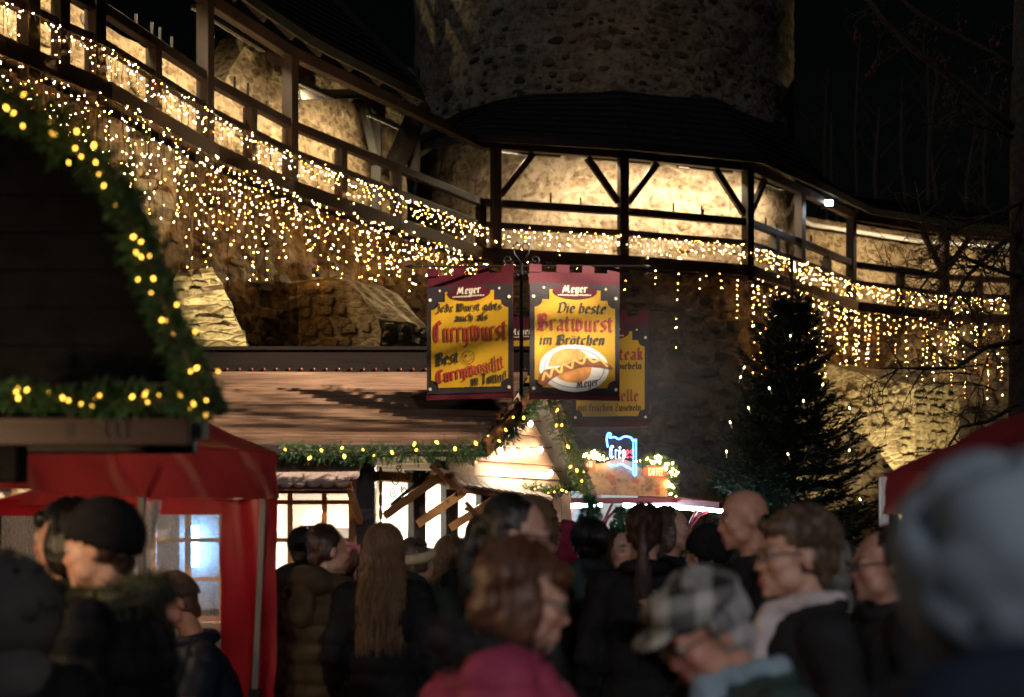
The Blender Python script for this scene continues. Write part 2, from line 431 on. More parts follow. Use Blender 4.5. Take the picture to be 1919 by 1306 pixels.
for _ in range(40):
    s = random.uniform(S_T1, s_px(1915)); z = random.uniform(7.5, 9.5); q = wpt(s, -1.5)
    put_stone(pr, (q.x, q.y, z), wnorm(s), random.uniform(.15, .5), random.uniform(.1, .22), random.uniform(.03, .06), random.choice(('stone_warm', 'buttress', 'stone_ochre')), random.uniform(-.15, .15))

# ------------------------------------------------------------------ round tower
TC, TR = Vector((2.27, 35.6, 0)), 4.7
tw = thing('castle_tower', 'massive round rubble stone castle tower rising out of the picture', 'tower', (TC.x, TC.y, 0))
def towf(u, v):
    a = -math.pi * 1.0 + u * math.pi * 2; z = v * 22
    r = TR + .05 * nz((math.cos(a) * 4, math.sin(a) * 4, z), .9) + .035 * nz((math.cos(a) * 4, math.sin(a) * 4, z), 3)
    return (TC.x + r * math.sin(a), TC.y - r * math.cos(a), z)
MB().grid(towf, 220, 150).build('masonry', M['tower'], tw, smooth=False)
spots = []; tries = 0
while len(spots) < 255 and tries < 9000:
    tries += 1
    a = random.uniform(-1.05, 1.45); z = random.uniform(11.3, 13.9)
    w = random.choice((random.uniform(.08, .22), random.uniform(.1, .3), random.uniform(.2, .42))); h = w * random.uniform(.3, .7)
    if any(abs(a - b) * TR < (w + c) * .6 and abs(z - e) < (h + d) * .62 for b, e, c, d in spots): continue
    spots.append((a, z, w, h))
for _ in range(45): spots.append((random.uniform(-.9, 1.4), random.uniform(7.6, 9.7), random.uniform(.15, .5), random.uniform(.1, .24)))
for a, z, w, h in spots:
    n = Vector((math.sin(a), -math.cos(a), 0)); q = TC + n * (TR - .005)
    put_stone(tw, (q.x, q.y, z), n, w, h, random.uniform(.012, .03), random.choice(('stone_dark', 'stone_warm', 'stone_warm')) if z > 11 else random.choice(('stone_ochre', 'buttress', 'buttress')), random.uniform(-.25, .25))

# ------------------------------------------------------------------ timber walkway
wk = thing('wooden_walkway', 'covered red-brown timber wall walk with posts, rails and braces', 'walkway', (WL[6].x, WL[6].y, 7.2))
def run(name, off, z, w, h, s0=0.05, s1=STOT - .05, mat='beam'):
    """one beam per straight run of the walkway"""
    cuts = [s0] + [c for c in SEG if s0 + .05 < c < s1 - .05] + [s1]
    for a, b in zip(cuts, cuts[1:]):
        p = wpt(a + 1e-3, off); q = wpt(b - 1e-3, off)
        o = MB().beam((p.x, p.y, z), (q.x, q.y, z), w, h).build(name, M[mat], wk); bevel(o, .012)
run('top_rail', 0, ZR1, .13, .15); run('lower_rail', 0, ZR2, .10, .13)
run('edge_beam', .03, ZD - .12, .16, .24)
run('eave_beam', 0, ZE - .12, .16, .2)
run('back_joist', -.8, ZD - .2, .14, .2)
# deck planks run along the walk
for k in range(7): run('deck_plank', -.1 - k * .21, ZD + .0 + .003 * (k % 2), .2, .05)
TALL = [(-40, 0), (55, 0), (180, 0), (386, 0), (545, 0), (930, 1), (1168, 3), (1402, 3), (1500, 0), (1596, 0), (1770, 3), (1960, 0)]
SHORT = [115, 290, 470, 640, 743, 902, 1453, 1551, 1688, 1835]
for x, br in TALL:
    s = s_px(x); p = wpt(s, -.01)
    o = MB().box((p.x, p.y, (ZD - .35 + ZE - .2) / 2), (.2, .2, ZE - .2 - ZD + .35), math.atan2(wnorm(s).y, wnorm(s).x)).build('post', M['beam'], wk); bevel(o, .012)
    for side, bit in ((1, 1), (-1, 2)):
        if br & bit:
            q = wpt(s + side * .78, -.01); r = wpt(s + side * .1, -.01)
            o = MB().beam((r.x, r.y, ZE - 1.12), (q.x, q.y, ZE - .24), .11, .13).build('brace', M['beam'], wk); bevel(o, .008)
for x in SHORT:
    s = s_px(x); p = wpt(s, -.012)
    o = MB().box((p.x, p.y, (ZD - .1 + ZR1 - .075) / 2), (.17, .17, ZR1 - .075 - ZD + .1), math.atan2(wnorm(s).y, wnorm(s).x)).build('short_post', M['beam'], wk); bevel(o, .01)
# inner posts, tie beam and the slanted strut beside the tower
for a, b, w in ((P(705, 400, 27.6), P(705, 200, 27.6), .2), (P(680, 195, 27.3), P(703, 300, 27.3), .16), (P(556, 178, 24.2), P(690, 176, 27.4), .17), (P(735, 320, 27.8), P(790, 195, 28.6), .3), (P(775, 330, 28.4), P(775, 130, 28.4), .24)):
    o = MB().beam(a, b, w, w).build('strut', M['darkwood'], wk); bevel(o, .012)
# iron pegs standing on the top rail
for x in (255, 285, 300, 322, 440, 465, 500, 1032, 1088, 1262, 1315, 1318, 1435, 1456, 1520, 1662, 1700):
    s = s_px(x); p = wpt(s, .0); h = random.uniform(.1, .22)
    MB().beam((p.x, p.y, ZR1 + .07), (p.x, p.y, ZR1 + .075 + h), .035, .035).build('peg', M['iron'], wk)

# ------------------------------------------------------------------ roofs over the walkway
rl = thing('walkway_roof', 'dark roof over the left walkway bays, sloping up out of the picture', 'roof', (WL[4].x, WL[4].y, ZE))
s0, s1 = 0.1, s_px(752)
def roofl(u, v):
    s = s0 + u * (s1 - s0)
    a = wpt(s, .5); b = wpt(s, -3.1)
    p = a.lerp(b, v); return (p.x, p.y, ZE + .02 + v * 3.6)
m = MB(); NCR = 16
for j in range(NCR):   # slate courses, lapped
    v0, v1 = j / NCR, (j + 1.25) / NCR
    c = MB()
    def f(u, v, v0=v0, v1=v1):
        p = roofl(u, v0 + (v1 - v0) * v); return (p[0], p[1], p[2] + .035 * (1 - v))
    c.grid(f, 24, 1); c.build('slate_course', M['roof'], rl)
MB().grid(lambda u, v: (lambda p: (p[0], p[1], p[2] - .14))(roofl(u, v)), 24, 1).build('underside', M['darkwood'], rl)
c = MB()
a0, a1 = Vector(roofl(1, 0)), Vector(roofl(1, 1)); c.beam(a0 + Vector((0, 0, -.06)), a1 + Vector((0, 0, -.06)), .1, .3); bevel(c.build('verge_board', M['darkwood'], rl))
c = MB()
for i in range(24):
    p = Vector(roofl(i / 24, 0)); q = Vector(roofl((i + 1) / 24, 0)); c.beam(p - Vector((0, 0, .08)), q - Vector((0, 0, .08)), .05, .16)
c.build('fascia', M['darkwood'], rl)
for i in range(16):
    u = (i + .5) / 16; p = Vector(roofl(u, 0.02)) - Vector((0, 0, .22)); q = Vector(roofl(u, .9)) - Vector((0, 0, .22))
    MB().beam(p, q, .1, .14).build('rafter', M['beam'], rl)
rt = thing('walkway_roof', 'dark skirt roof wrapped around the round tower above the lit bays', 'roof', (2.3, 30, ZE))
EAVE = [(-3.3, 33.8), (-2.45, 31.2), P(790, 0, 29.0).xy[:], (-.75, 28.35), (2.38, 29.0), (5.25, 30.0), (7.1, 32.4), (8.8, 34.75), (11.5, 36.35), (13.4, 36.85), (20, 37.9)]
TOPP = []
for k, (x, y) in enumerate(EAVE):
    d = Vector((x - TC.x, y - TC.y, 0)); 
    if k <= 6: q = TC + d.normalized() * (TR - .05); TOPP.append((q.x, q.y, 11.45))
    else:
        s = s_px(CX + x / y * F_PX); q = wpt(s, -2.4); TOPP.append((q.x, q.y, 11.0))
def strip(name, dz0, dz1, mat, lift=0.0, nco=9):
    for j in range(nco):
        v0, v1 = j / nco, min((j + 1.25) / nco, 1.02)
        mb = MB()
        for k in range(len(EAVE) - 1):
            A = Vector((*EAVE[k], ZE)); B = Vector((*EAVE[k + 1], ZE)); C = Vector(TOPP[k]); D = Vector(TOPP[k + 1])
            mb.grid(lambda u, v: (A.lerp(B, u)).lerp(C.lerp(D, u), v0 + (v1 - v0) * v) + Vector((0, 0, lift + .035 * (1 - v))), 4, 1)
        mb.build(name, M[mat], rt)
strip('slate_course', 0, 0, 'roof')
mb = MB(); m2 = MB()
for k in range(len(EAVE) - 1):
    A = Vector((*EAVE[k], ZE)); B = Vector((*EAVE[k + 1], ZE)); C = Vector(TOPP[k]); D = Vector(TOPP[k + 1])
    mb.grid(lambda u, v: (A.lerp(B, u)).lerp(C.lerp(D, u), v) - Vector((0, 0, .12)), 4, 1)
    m2.beam(A - Vector((0, 0, .06)), B - Vector((0, 0, .06)), .05, .16)
mb.build('underside', M['darkwood'], rt); m2.build('fascia', M['darkwood'], rt)
# gutter pipe under the far eave
mb = MB(); pts = [wpt(s_px(x), -1.2) for x in (1512, 1600, 1780, 1900, 1990)]
mb.tube([(p.x, p.y, 9.58 + .0 * i) for i, p in enumerate(pts)], .06, 10); mb.build('gutter_pipe', M['white'], rt, smooth=True)

# ------------------------------------------------------------------ buttresses
def buttress(label, b0, p, q, w, prof, label_dx=0):
    t = thing('buttress', label, 'buttress', (b0[0], b0[1], 0))
    p = Vector((p[0], p[1], 0)).normalized(); q = Vector((q[0], q[1], 0)).normalized()
    mb = MB(); n = len(prof); N = 14
    # subdivided side walls + top so the masonry stays rough
    V = []; 
    for k in range(N + 1):
        for (l, z) in prof:
            a = Vector((b0[0], b0[1], 0)) + p * l + q * (w * k / N); a.z = z
            j = .05 * nz(a, 1.7) + .05 * nz(a, 5.3)
            V.append(a + Vector((j, -j, j * .6)))
    Fc = [tuple(range(n))[::-1], tuple(N * n + i for i in range(n))]
    for k in range(N):
        Fc += [(k * n + i, k * n + (i + 1) % n, (k + 1) * n + (i + 1) % n, (k + 1) * n + i) for i in range(n)]
    mb.add(V, Fc); o = mb.build('masonry', M['buttress'], t, fix=True)
    return t
def dense(prof, step=.22):
    out = []
    for a, b in zip(prof, prof[1:] + prof[:1]):
        L = math.hypot(b[0] - a[0], b[1] - a[1]); k = max(1, int(L / step))
        out += [(a[0] + (b[0] - a[0]) * i / k, a[1] + (b[1] - a[1]) * i / k) for i in range(k)]
    return out
def face_stones(t, b0, p, q, w, spots_):
    # loose-coursed blocks standing proud of the buttress faces
    p = Vector((p[0], p[1], 0)).normalized(); q = Vector((q[0], q[1], 0)).normalized()
    for (l0, l1, z0_, z1_, kk, side) in spots_:
        z = z0_
        while z < z1_:
            h = random.uniform(.13, .24); l = l0
            while l < l1:
                wd = random.uniform(.22, .5)
                if random.random() < .96 and l + wd < l1 + .12:
                    if side == 'nose': c = Vector((b0[0], b0[1], 0)) + p * kk + q * (l + wd / 2); n = p
                    else: c = Vector((b0[0], b0[1], 0)) + p * (l + wd / 2) + q * kk; n = -q if kk <= .01 else q
                    put_stone(t, (c.x, c.y, z + h / 2), n, wd * .94, h * .9, random.uniform(.03, .07), 'buttress', random.uniform(-.05, .05))
                l += wd
            z += h
# battered buttress lit yellow behind the left garland
ba = thing('buttress', 'battered stone buttress lit bright yellow beside the foreground garland', 'buttress', (-4.0, 18.0, 0))
fa = [P(290, 668, 17.7), P(476, 668, 17.7), P(398, 500, 18.4), P(338, 510, 18.4)]
zb = 0.2
def slope_ext(a, b): t = (a.z - zb) / (b.z - a.z); return a - (b - a) * t
fb = [slope_ext(fa[0], fa[3]), slope_ext(fa[1], fa[2]), fa[2], fa[3]]
def bfront(u, v):
    a = fb[0].lerp(fb[1], u).lerp(fb[3].lerp(fb[2], u), v); j = .07 * nz(a, 1.6) + .06 * nz((a.x * .6, a.y, a.z * 2), 4); edge = .1 * nz(a, 3.1) * abs(2 * u - 1) ** 4
    return a + Vector((edge, j, 0))
MB().grid(bfront, 30, 60).build('masonry', M['buttress'], ba)
back = [Vector((x.x + dx, x.y + 2.0, x.z)) for x, dx in zip(fb, (-.3, -.5, -.5, -.3))]
sd = MB(); sd.add(fb + back, [(1, 5, 6, 2), (3, 2, 6, 7), (0, 3, 7, 4)]); sd.build('flank', M['buttress'], ba)
for r in range(34):   # coursed blocks on the lit face
    v = .30 + r * .0205
    k = random.choice((3, 4, 5))
    u = random.uniform(-.05, .1)
    while u < .93:
        wv = random.uniform(.16, .5); c = bfront(min(u + wv / 2, .98), v); wid = (fb[1] - fb[0]).length * (1 - v) + (fb[2] - fb[3]).length * v
        if random.random() < .5 and .0 < u + wv / 2 < .98:
            put_stone(ba, c + Vector((0, -.0, 0)), (0, -1, .12), wv * wid * .95, random.uniform(.05, .10), random.uniform(.02, .05), 'buttress', random.uniform(-.05, .05))
        u += wv
pb = dense([(-.5, 0), (-.5, 5.9), (0, 5.95), (.45, 6.02), (.75, 5.98), (.95, 5.85), (1.58, 5.26), (1.6, 0)])
bb = buttress('weathered stone buttress with a round shoulder left of the hanging banners', (-3.58, 23.9), (.9, -.436), (.6, .8), 1.25, pb)
pc = dense([(-.4, 4.3), (-.4, 5.9), (0, 5.81), (2.5, 5.12), (2.52, 0), (2.1, 0), (2.1, 2.9), (1.95, 3.2), (1.6, 3.62), (1.2, 3.95), (.7, 4.2), (0.2, 4.32)])
bc = buttress('yellow-lit flying stone buttress between the fir tree and the bare tree', (7.55, 33.9), (.58, -.81), (.81, .58), 1.6, pc)

face_stones(bb, (-3.58, 23.9), (.9, -.436), (.6, .8), 1.25, [(0.0, 1.55, 3.3, 5.1, 0.0, 'side'), (0.0, 1.15, 5.1, 5.5, 0.0, 'side'), (0.0, .8, 5.5, 5.85, 0.0, 'side'), (0.0, 1.2, 3.3, 5.15, 1.59, 'nose')])
face_stones(bc, (7.55, 33.9), (.58, -.81), (.81, .58), 1.6, [(0.1, 2.3, 4.4, 5.1, 0.0, 'side'), (2.12, 2.5, 2.4, 4.4, 0.0, 'side'), (1.3, 2.2, 4.1, 4.4, 0.0, 'side'), (0.0, 1.55, 2.2, 5.0, 2.51, 'nose')])
# ================================================================== lamps of the place, plus one added spotlight
def lamp(name, kind, loc, energy, col, parent=None, **kw):
    l = bpy.data.lights.new(name, kind); l.energy = energy; l.color = col
    for k, v in kw.items(): setattr(l, k, v)
    o = bpy.data.objects.new(name, l); COL.objects.link(o)
    if parent is not None: o.parent = parent; o.location = Vector(loc) - worldloc(parent)
    else: o.location = loc
    return o
def aim(o, target):
    d = Vector(target) - (worldloc(o)); o.rotation_euler = d.to_track_quat('-Z', 'Y').to_euler()
WARM = (1.0, .77, .46)
# batten lamps tucked under the eave, washing the masonry behind the walkway
def batten(x, off, energy, col=WARM, dz=-.3, L=1.0, where='', tgt=None):
    s = s_px(x); p = wpt(s, off); n = wnorm(s); t = Vector((-n.y, n.x, 0))
    b = thing('batten_lamp', 'slim batten lamp tucked under the walkway eave ' + where, 'lamp', (p.x, p.y, ZE + dz + .05), 'batten lamps under the eaves')
    c = Vector((p.x, p.y, ZE + dz + .05))
    MB().beam(c - t * L / 2, c + t * L / 2, .09, .06).build('housing', M['iron'], b)
    lo = lamp('batten_light', 'AREA', c - Vector((0, 0, .05)), energy, col, b, shape='RECTANGLE', size=L, size_y=.08)
    q = wpt(s, off - 1.0); aim(lo, (q.x, q.y, ZE - 1.6) if tgt is None else tgt)
for x, e, w in ((30, 150, 'at the frame edge'), (250, 150, 'over the second bay'), (450, 150, 'over the third bay'), (610, 130, 'over the bay before the tower'), (735, 110, 'beside the tower')):
    batten(x, -.18, e, WARM, -.28 if x < 500 else -.5, 2.0 if x < 500 else 1.0, w)
for x, e, w in ((1000, 120, 'left of the tower front'), (1170, 160, 'on the middle of the tower front'), (1330, 130, 'on the tower front by the corner'), (1450, 55, 'round the tower corner')):
    batten(x, -.16, e, (1.0, .80, .52), -.26, 1.3, w)
for x, e, w in ((1640, 50, 'past the floodlight'), (1730, 50, 'over the far bay'), (1860, 50, 'behind the bare tree')):
    batten(x, -.16, e, WARM, -.28, 1.2, w)

# floodlight shining towards the courtyard
fl = thing('floodlight', 'bright white floodlight on a bracket under the tower roof corner', 'lamp', P(1552, 380, 33.4))
c = P(1552, 380, 33.4)
MB().box(c + Vector((.02, .06, 0)), (.34, .1, .24)).build('housing', M['iron'], fl)
MB().box(c + Vector((.02, 0, 0)), (.17, .02, .12)).build('lens', emit('flood_lens', (.9, .96, 1.0), 24.0), fl)
MB().beam(c + Vector((0, .1, .0)), P(1596, 360, 34.6), .05, .05).build('bracket', M['iron'], fl)
sp = lamp('flood_beam', 'SPOT', c + Vector((0, -.08, 0)), 260, (.85, .93, 1.0), fl, spot_size=R(64), spot_blend=.6, shadow_soft_size=.08); aim(sp, (4, 22, 1))
# uplights that throw yellow light on the buttresses
def uplight(loc, tgt, e, label, col=(1.0, .84, .46), size=70):
    u = thing('uplight', label, 'lamp', loc, 'ground uplights')
    MB().box(Vector(loc) + Vector((0, 0, .06)), (.22, .18, .12)).build('housing', M['iron'], u)
    s_ = lamp('uplight_beam', 'SPOT', Vector(loc) + Vector((0, 0, .2)), e, col, u, spot_size=R(size), spot_blend=.7, shadow_soft_size=.08); aim(s_, tgt)
uplight((-3.0, 11.9, 0), (-3.95, 18.0, 4.5), 11000, 'ground uplight aimed at the battered buttress', size=27)
sb2 = thing('spotlight', 'added spotlight standing in for the floodlight on the round-shouldered buttress', 'lamp', (.6, 28.35, 7.15))  # added lamp, does the floodlight's work on this buttress
MB().box((.6, 28.35, 7.15), (.16, .2, .14)).build('housing', M['iron'], sb2)
s2 = lamp('fill_beam', 'SPOT', (.5, 28.15, 7.1), 1500, (1.0, .84, .5), sb2, spot_size=R(36), spot_blend=.6, shadow_soft_size=.06); aim(s2, (-2.3, 24.0, 5.6))
uplight((7.3, 31.8, 0), (8.4, 33.3, 4.0), 2600, 'ground uplight under the flying buttress', size=80)
uplight((9.6, 28.6, 0), (9.6, 32.2, 5.0), 3000, 'ground uplight aimed at the flying buttress pier', size=48)

# ================================================================== icicle light curtains
def bulbs_mesh(mb, pts, r):
    V = []; Fc = []
    o = np.array([(1, 0, 0), (-1, 0, 0), (0, 1, 0), (0, -1, 0), (0, 0, 1.3), (0, 0, -1.3)]) * r
    F8 = [(0, 2, 4), (2, 1, 4), (1, 3, 4), (3, 0, 4), (2, 0, 5), (1, 2, 5), (3, 1, 5), (0, 3, 5)]
    for p in pts:
        k_ = random.uniform(.6, 1.2); mb.add([tuple(p[i] + q[i] * k_ for i in range(3)) for q in o], F8)
CURT = [(-30, 55, 'at the frame edge'), (55, 180, 'in the second bay from the left edge'), (180, 290, 'below the third post from the left'), (290, 386, 'left of the tall fourth post'),
        (386, 470, 'just past the tall fourth post'), (470, 545, 'before the tall fifth post'), (545, 640, 'just past the tall fifth post'), (640, 743, 'above the round-shouldered buttress'),
        (743, 902, 'left of the hanging banners'), (902, 1050, 'behind the banner bracket'), (1050, 1168, 'above the sausage-roll banner'), (1168, 1285, 'right of the front banners'), (1285, 1402, 'left of the tower corner post'),
        (1402, 1500, 'behind the fir tree top'), (1500, 1596, 'between fir tree top and flying buttress'), (1596, 1688, 'above the flying buttress'), (1688, 1770, 'before the braced far post'), (1770, 1835, 'past the braced far post'), (1835, 1930, 'behind the bare tree trunk')]
for a, b, where in CURT:
    sa, sb = s_px(a), s_px(b); mid = wpt((sa + sb) / 2, .1)
    t = thing('light_curtain', 'icicle light curtain of warm white bulbs ' + where, 'string lights', (mid.x, mid.y, ZR2), 'icicle light curtains on the walkway')
    wires = MB(); pts = []
    xm = (a + b) / 2
    # upper row hangs from the lower rail in front of the gap
    step = .062
    k = int((sb - sa) / step)
    p0 = [wpt(sa + (sb - sa) * i / 8, .09) for i in range(9)]
    wires.tube([(p.x, p.y, ZR2 - .05 - .02 * math.sin(i / 8 * math.pi)) for i, p in enumerate(p0)], .008, 4)
    wires.tube([(p.x, p.y, ZD - .22 - .05 * math.sin(i / 8 * math.pi * 2)) for i, p in enumerate(p0)], .008, 4)
    for i in range(k):
        s = sa + (i + random.random()) * step; p = wpt(s, .09 + random.uniform(-.03, .05))
        L = random.uniform(.10, .5); z0 = ZR2 - .06; z = z0 - random.uniform(.0, .08); q = []
        jx = 0
        while z > z0 - L:
            jx += random.uniform(-.02, .02); n = wnorm(s); pt = (p.x + jx - n.y * 0, p.y + jx * .5, z); q.append(pt); z -= random.uniform(.085, .15)
        if len(q) > 1: wires.tube([(p.x, p.y, z0)] + q, .005, 3, False)
        pts += [(c[0] + random.gauss(0, .022), c[1] + random.gauss(0, .03), c[2] + random.gauss(0, .015)) for c in q if random.random() < .7]
    # long drops down the wall
    if xm < 900: dens, lo, hi = .07, .7, (2.3 if xm < 480 else 1.9 if xm < 800 else 1.3)
    elif xm < 1168: dens, lo, hi = .3, .1, .45
    elif xm < 1402: dens, lo, hi = .32, .35, 1.75
    else: dens, lo, hi = .13, .4, 2.1
    k = int((sb - sa) / dens)
    for i in range(k):
        s = sa + (i + random.random()) * dens; p = wpt(s, .07 + random.uniform(-.06, .08))
        L = random.uniform(lo, hi) * (.4 + .6 * random.random()) if xm < 1168 else random.choice((lo, lo * 1.5, hi * .6, hi))
        z0 = ZD - .2; z = z0 - random.uniform(0, .12); q = []; jx = 0
        stepz = random.choice((.12, .15, .19))
        while z > z0 - L:
            jx += random.uniform(-.018, .018); q.append((p.x + jx, p.y + jx * .5, z)); z -= stepz * random.uniform(.8, 1.2)
        if len(q) > 1: wires.tube([(p.x, p.y, z0)] + q, .005, 3, False)
        sg_ = .035 if xm < 1000 else .012
        pts += [(c[0] + random.gauss(0, sg_), c[1] + random.gauss(0, sg_), c[2] + random.gauss(0, .02)) for c in q if random.random() < .8]
    wires.build('cable', M['wire'], t)
    random.shuffle(pts); cut = int(len(pts) * .6)
    for nm_, sub_, mt_ in (('bulbs', pts[:cut], 'bulb'), ('amber_bulbs', pts[cut:], 'bulb_d')):
        bm_ = MB(); bulbs_mesh(bm_, sub_, .0070); o = bm_.build(nm_, M[mt_], t); o['kind'] = 'stuff'

# ================================================================== evergreen sprigs
def sprigs(mb, pts, dirs, L, nn, nl, nw, sd=0, spread=55):
    """needle sprays: each a stem with nn single-triangle needles"""
    rg = np.random.default_rng(sd)
    k = len(pts); pts = np.asarray(pts, float); dirs = np.asarray(dirs, float)
    dirs /= np.linalg.norm(dirs, axis=1)[:, None] + 1e-9
    L = np.broadcast_to(np.asarray(L, float), (k,))
    t = np.tile(np.linspace(.05, 1, nn), (k, 1)) + rg.uniform(-.03, .03, (k, nn))
    base = pts[:, None, :] + dirs[:, None, :] * (t * L[:, None])[:, :, None]
    rnd = rg.normal(size=(k, nn, 3)); rnd -= (rnd * dirs[:, None, :]).sum(2, keepdims=True) * dirs[:, None, :]
    rnd /= np.linalg.norm(rnd, axis=2, keepdims=True) + 1e-9
    ang = np.radians(spread) * (1 - .55 * t)[:, :, None]
    nd = dirs[:, None, :] * np.cos(ang) + rnd * np.sin(ang)
    side = np.cross(nd, rg.normal(size=(k, nn, 3))); side /= np.linalg.norm(side, axis=2, keepdims=True) + 1e-9
    ln = nl * rg.uniform(.7, 1.2, (k, nn, 1))
    a = base - side * nw / 2; b = base + side * nw / 2; c = base + nd * ln
    V = np.stack([a, b, c], 2).reshape(-1, 3)
    n0 = mb.n; mb.v += list(map(tuple, V)); m = len(V); mb.n += m
    mb.f += [(n0 + i, n0 + i + 1, n0 + i + 2) for i in range(0, m, 3)]
def path_pts(path, n):
    path = [Vector(p) for p in path]; cum = [0]
    for a, b in zip(path, path[1:]): cum.append(cum[-1] + (b - a).length)
    out = []
    for i in range(n):
        s = cum[-1] * (i + .5) / n
        for k in range(len(path) - 1):
            if s <= cum[k + 1]: break
        out.append((path[k].lerp(path[k + 1], (s - cum[k]) / (cum[k + 1] - cum[k])), (path[k + 1] - path[k]).normalized()))
    return out, cum[-1]
def garland(label, path, rad, per_m, nbulb, sd, bulb='bulb_y', br=.008, nl=.03, nw=.0045, sag=0.0, drape=.0, L=.1):
    mid = Vector(path[len(path) // 2]); t = thing('fir_garland', label, 'garland', mid)
    _, tot = path_pts(path, 2); n = int(tot * per_m); pp, _ = path_pts(path, n); rg = random.Random(sd)
    pts, ds, Ls = [], [], []
    for p, d in pp:
        r = Vector((rg.gauss(0, 1), rg.gauss(0, 1), rg.gauss(0, 1))); r -= d * r.dot(d); r.normalize()
        clump = .65 + .6 * abs(nz(p, 5, sd))
        v = (r * 1.0 + d * rg.uniform(-.9, .9) + Vector((0, 0, -drape))).normalized()
        pts.append(p + r * rad * .2 * rg.random()); ds.append(v); Ls.append(rad * clump * rg.uniform(.7, 1.25))
    mb = MB(); sprigs(mb, pts, ds, Ls, 18, nl, nw, sd)
    o = mb.build('needles', M['needle'], t); o['kind'] = 'stuff'
    st = MB(); q, _ = path_pts(path, max(8, int(tot * 12))); st.tube([x[0] for x in q], rad * .1, 6); st.build('stem', M['bark'], t)
    bp, _ = path_pts(path, nbulb)
    me = MB(); bm2 = MB(); bm2.ell((0, 0, 0), (br, br, br * 1.7), nu=8, nv=6); bme = bm2.mesh('bulb', smooth=True); bme.materials.append(M[bulb])
    for p, d in bp:
        r = Vector((rg.gauss(0, 1), rg.gauss(0, 1) - .9, rg.gauss(0, 1))); r.normalize()
        o = obj('bulb', bme, None, t); o.location = p + r * rad * rg.uniform(.4, .95) + d * rg.uniform(-.04, .04) - mid
        o.rotation_euler = (rg.uniform(-1, 1), rg.uniform(-1, 1), 0); o.scale = (rg.uniform(.5, 1.25),) * 3
    return t

# ================================================================== unseen mast lamps (outside the picture)
def mast(label, loc, tgt, e, col, size, blend, r=.12):
    t = thing('mast_lamp', label, 'lamp', (loc[0], loc[1], 0))
    L = Vector(loc); d = (Vector(tgt) - L).normalized(); back = L - d * .12
    MB().tube([(loc[0] - d.x * .3, loc[1] - d.y * .3, 0), (loc[0] - d.x * .3, loc[1] - d.y * .3, loc[2] + .1)], [.07, .045], 10).build('mast', M['iron'], t, True)
    bevel(MB().beam(back - d * .1, back, .34, .26).build('housing', M['black'], t)); MB().beam((loc[0] - d.x * .3, loc[1] - d.y * .3, loc[2] + .05), back - d * .1, .05, .05).build('arm', M['iron'], t)
    s_ = lamp('mast_light', 'SPOT', L, e, col, t, spot_size=R(size), spot_blend=blend, shadow_soft_size=r); aim(s_, tgt)
    return t
mt1 = mast('floodlight mast at the right, lighting the hut roof and banners', (7.2, 4.2, 7.8), (-2.6, 9.8, 2.6), 25000, (1.0, .82, .64), 20, 1.0, .06)
banner_fill = lamp('mast_light', 'SPOT', (7.2, 4.3, 7.6), 6300, (1.0, .88, .74), mt1, spot_size=R(19), spot_blend=.8, shadow_soft_size=.1); aim(banner_fill, (.45, 9.8, 2.9))  # extra unseen head added to brighten the banners
mast('unseen fill floodlight mast behind the photographer, lighting the nearest people', (3.0, -4.6, 4.4), (1.0, 3.7, 1.4), 900, (1.0, .92, .93), 36, 1.0, .3)  # out-of-view fill lamp put in to light the nearest people
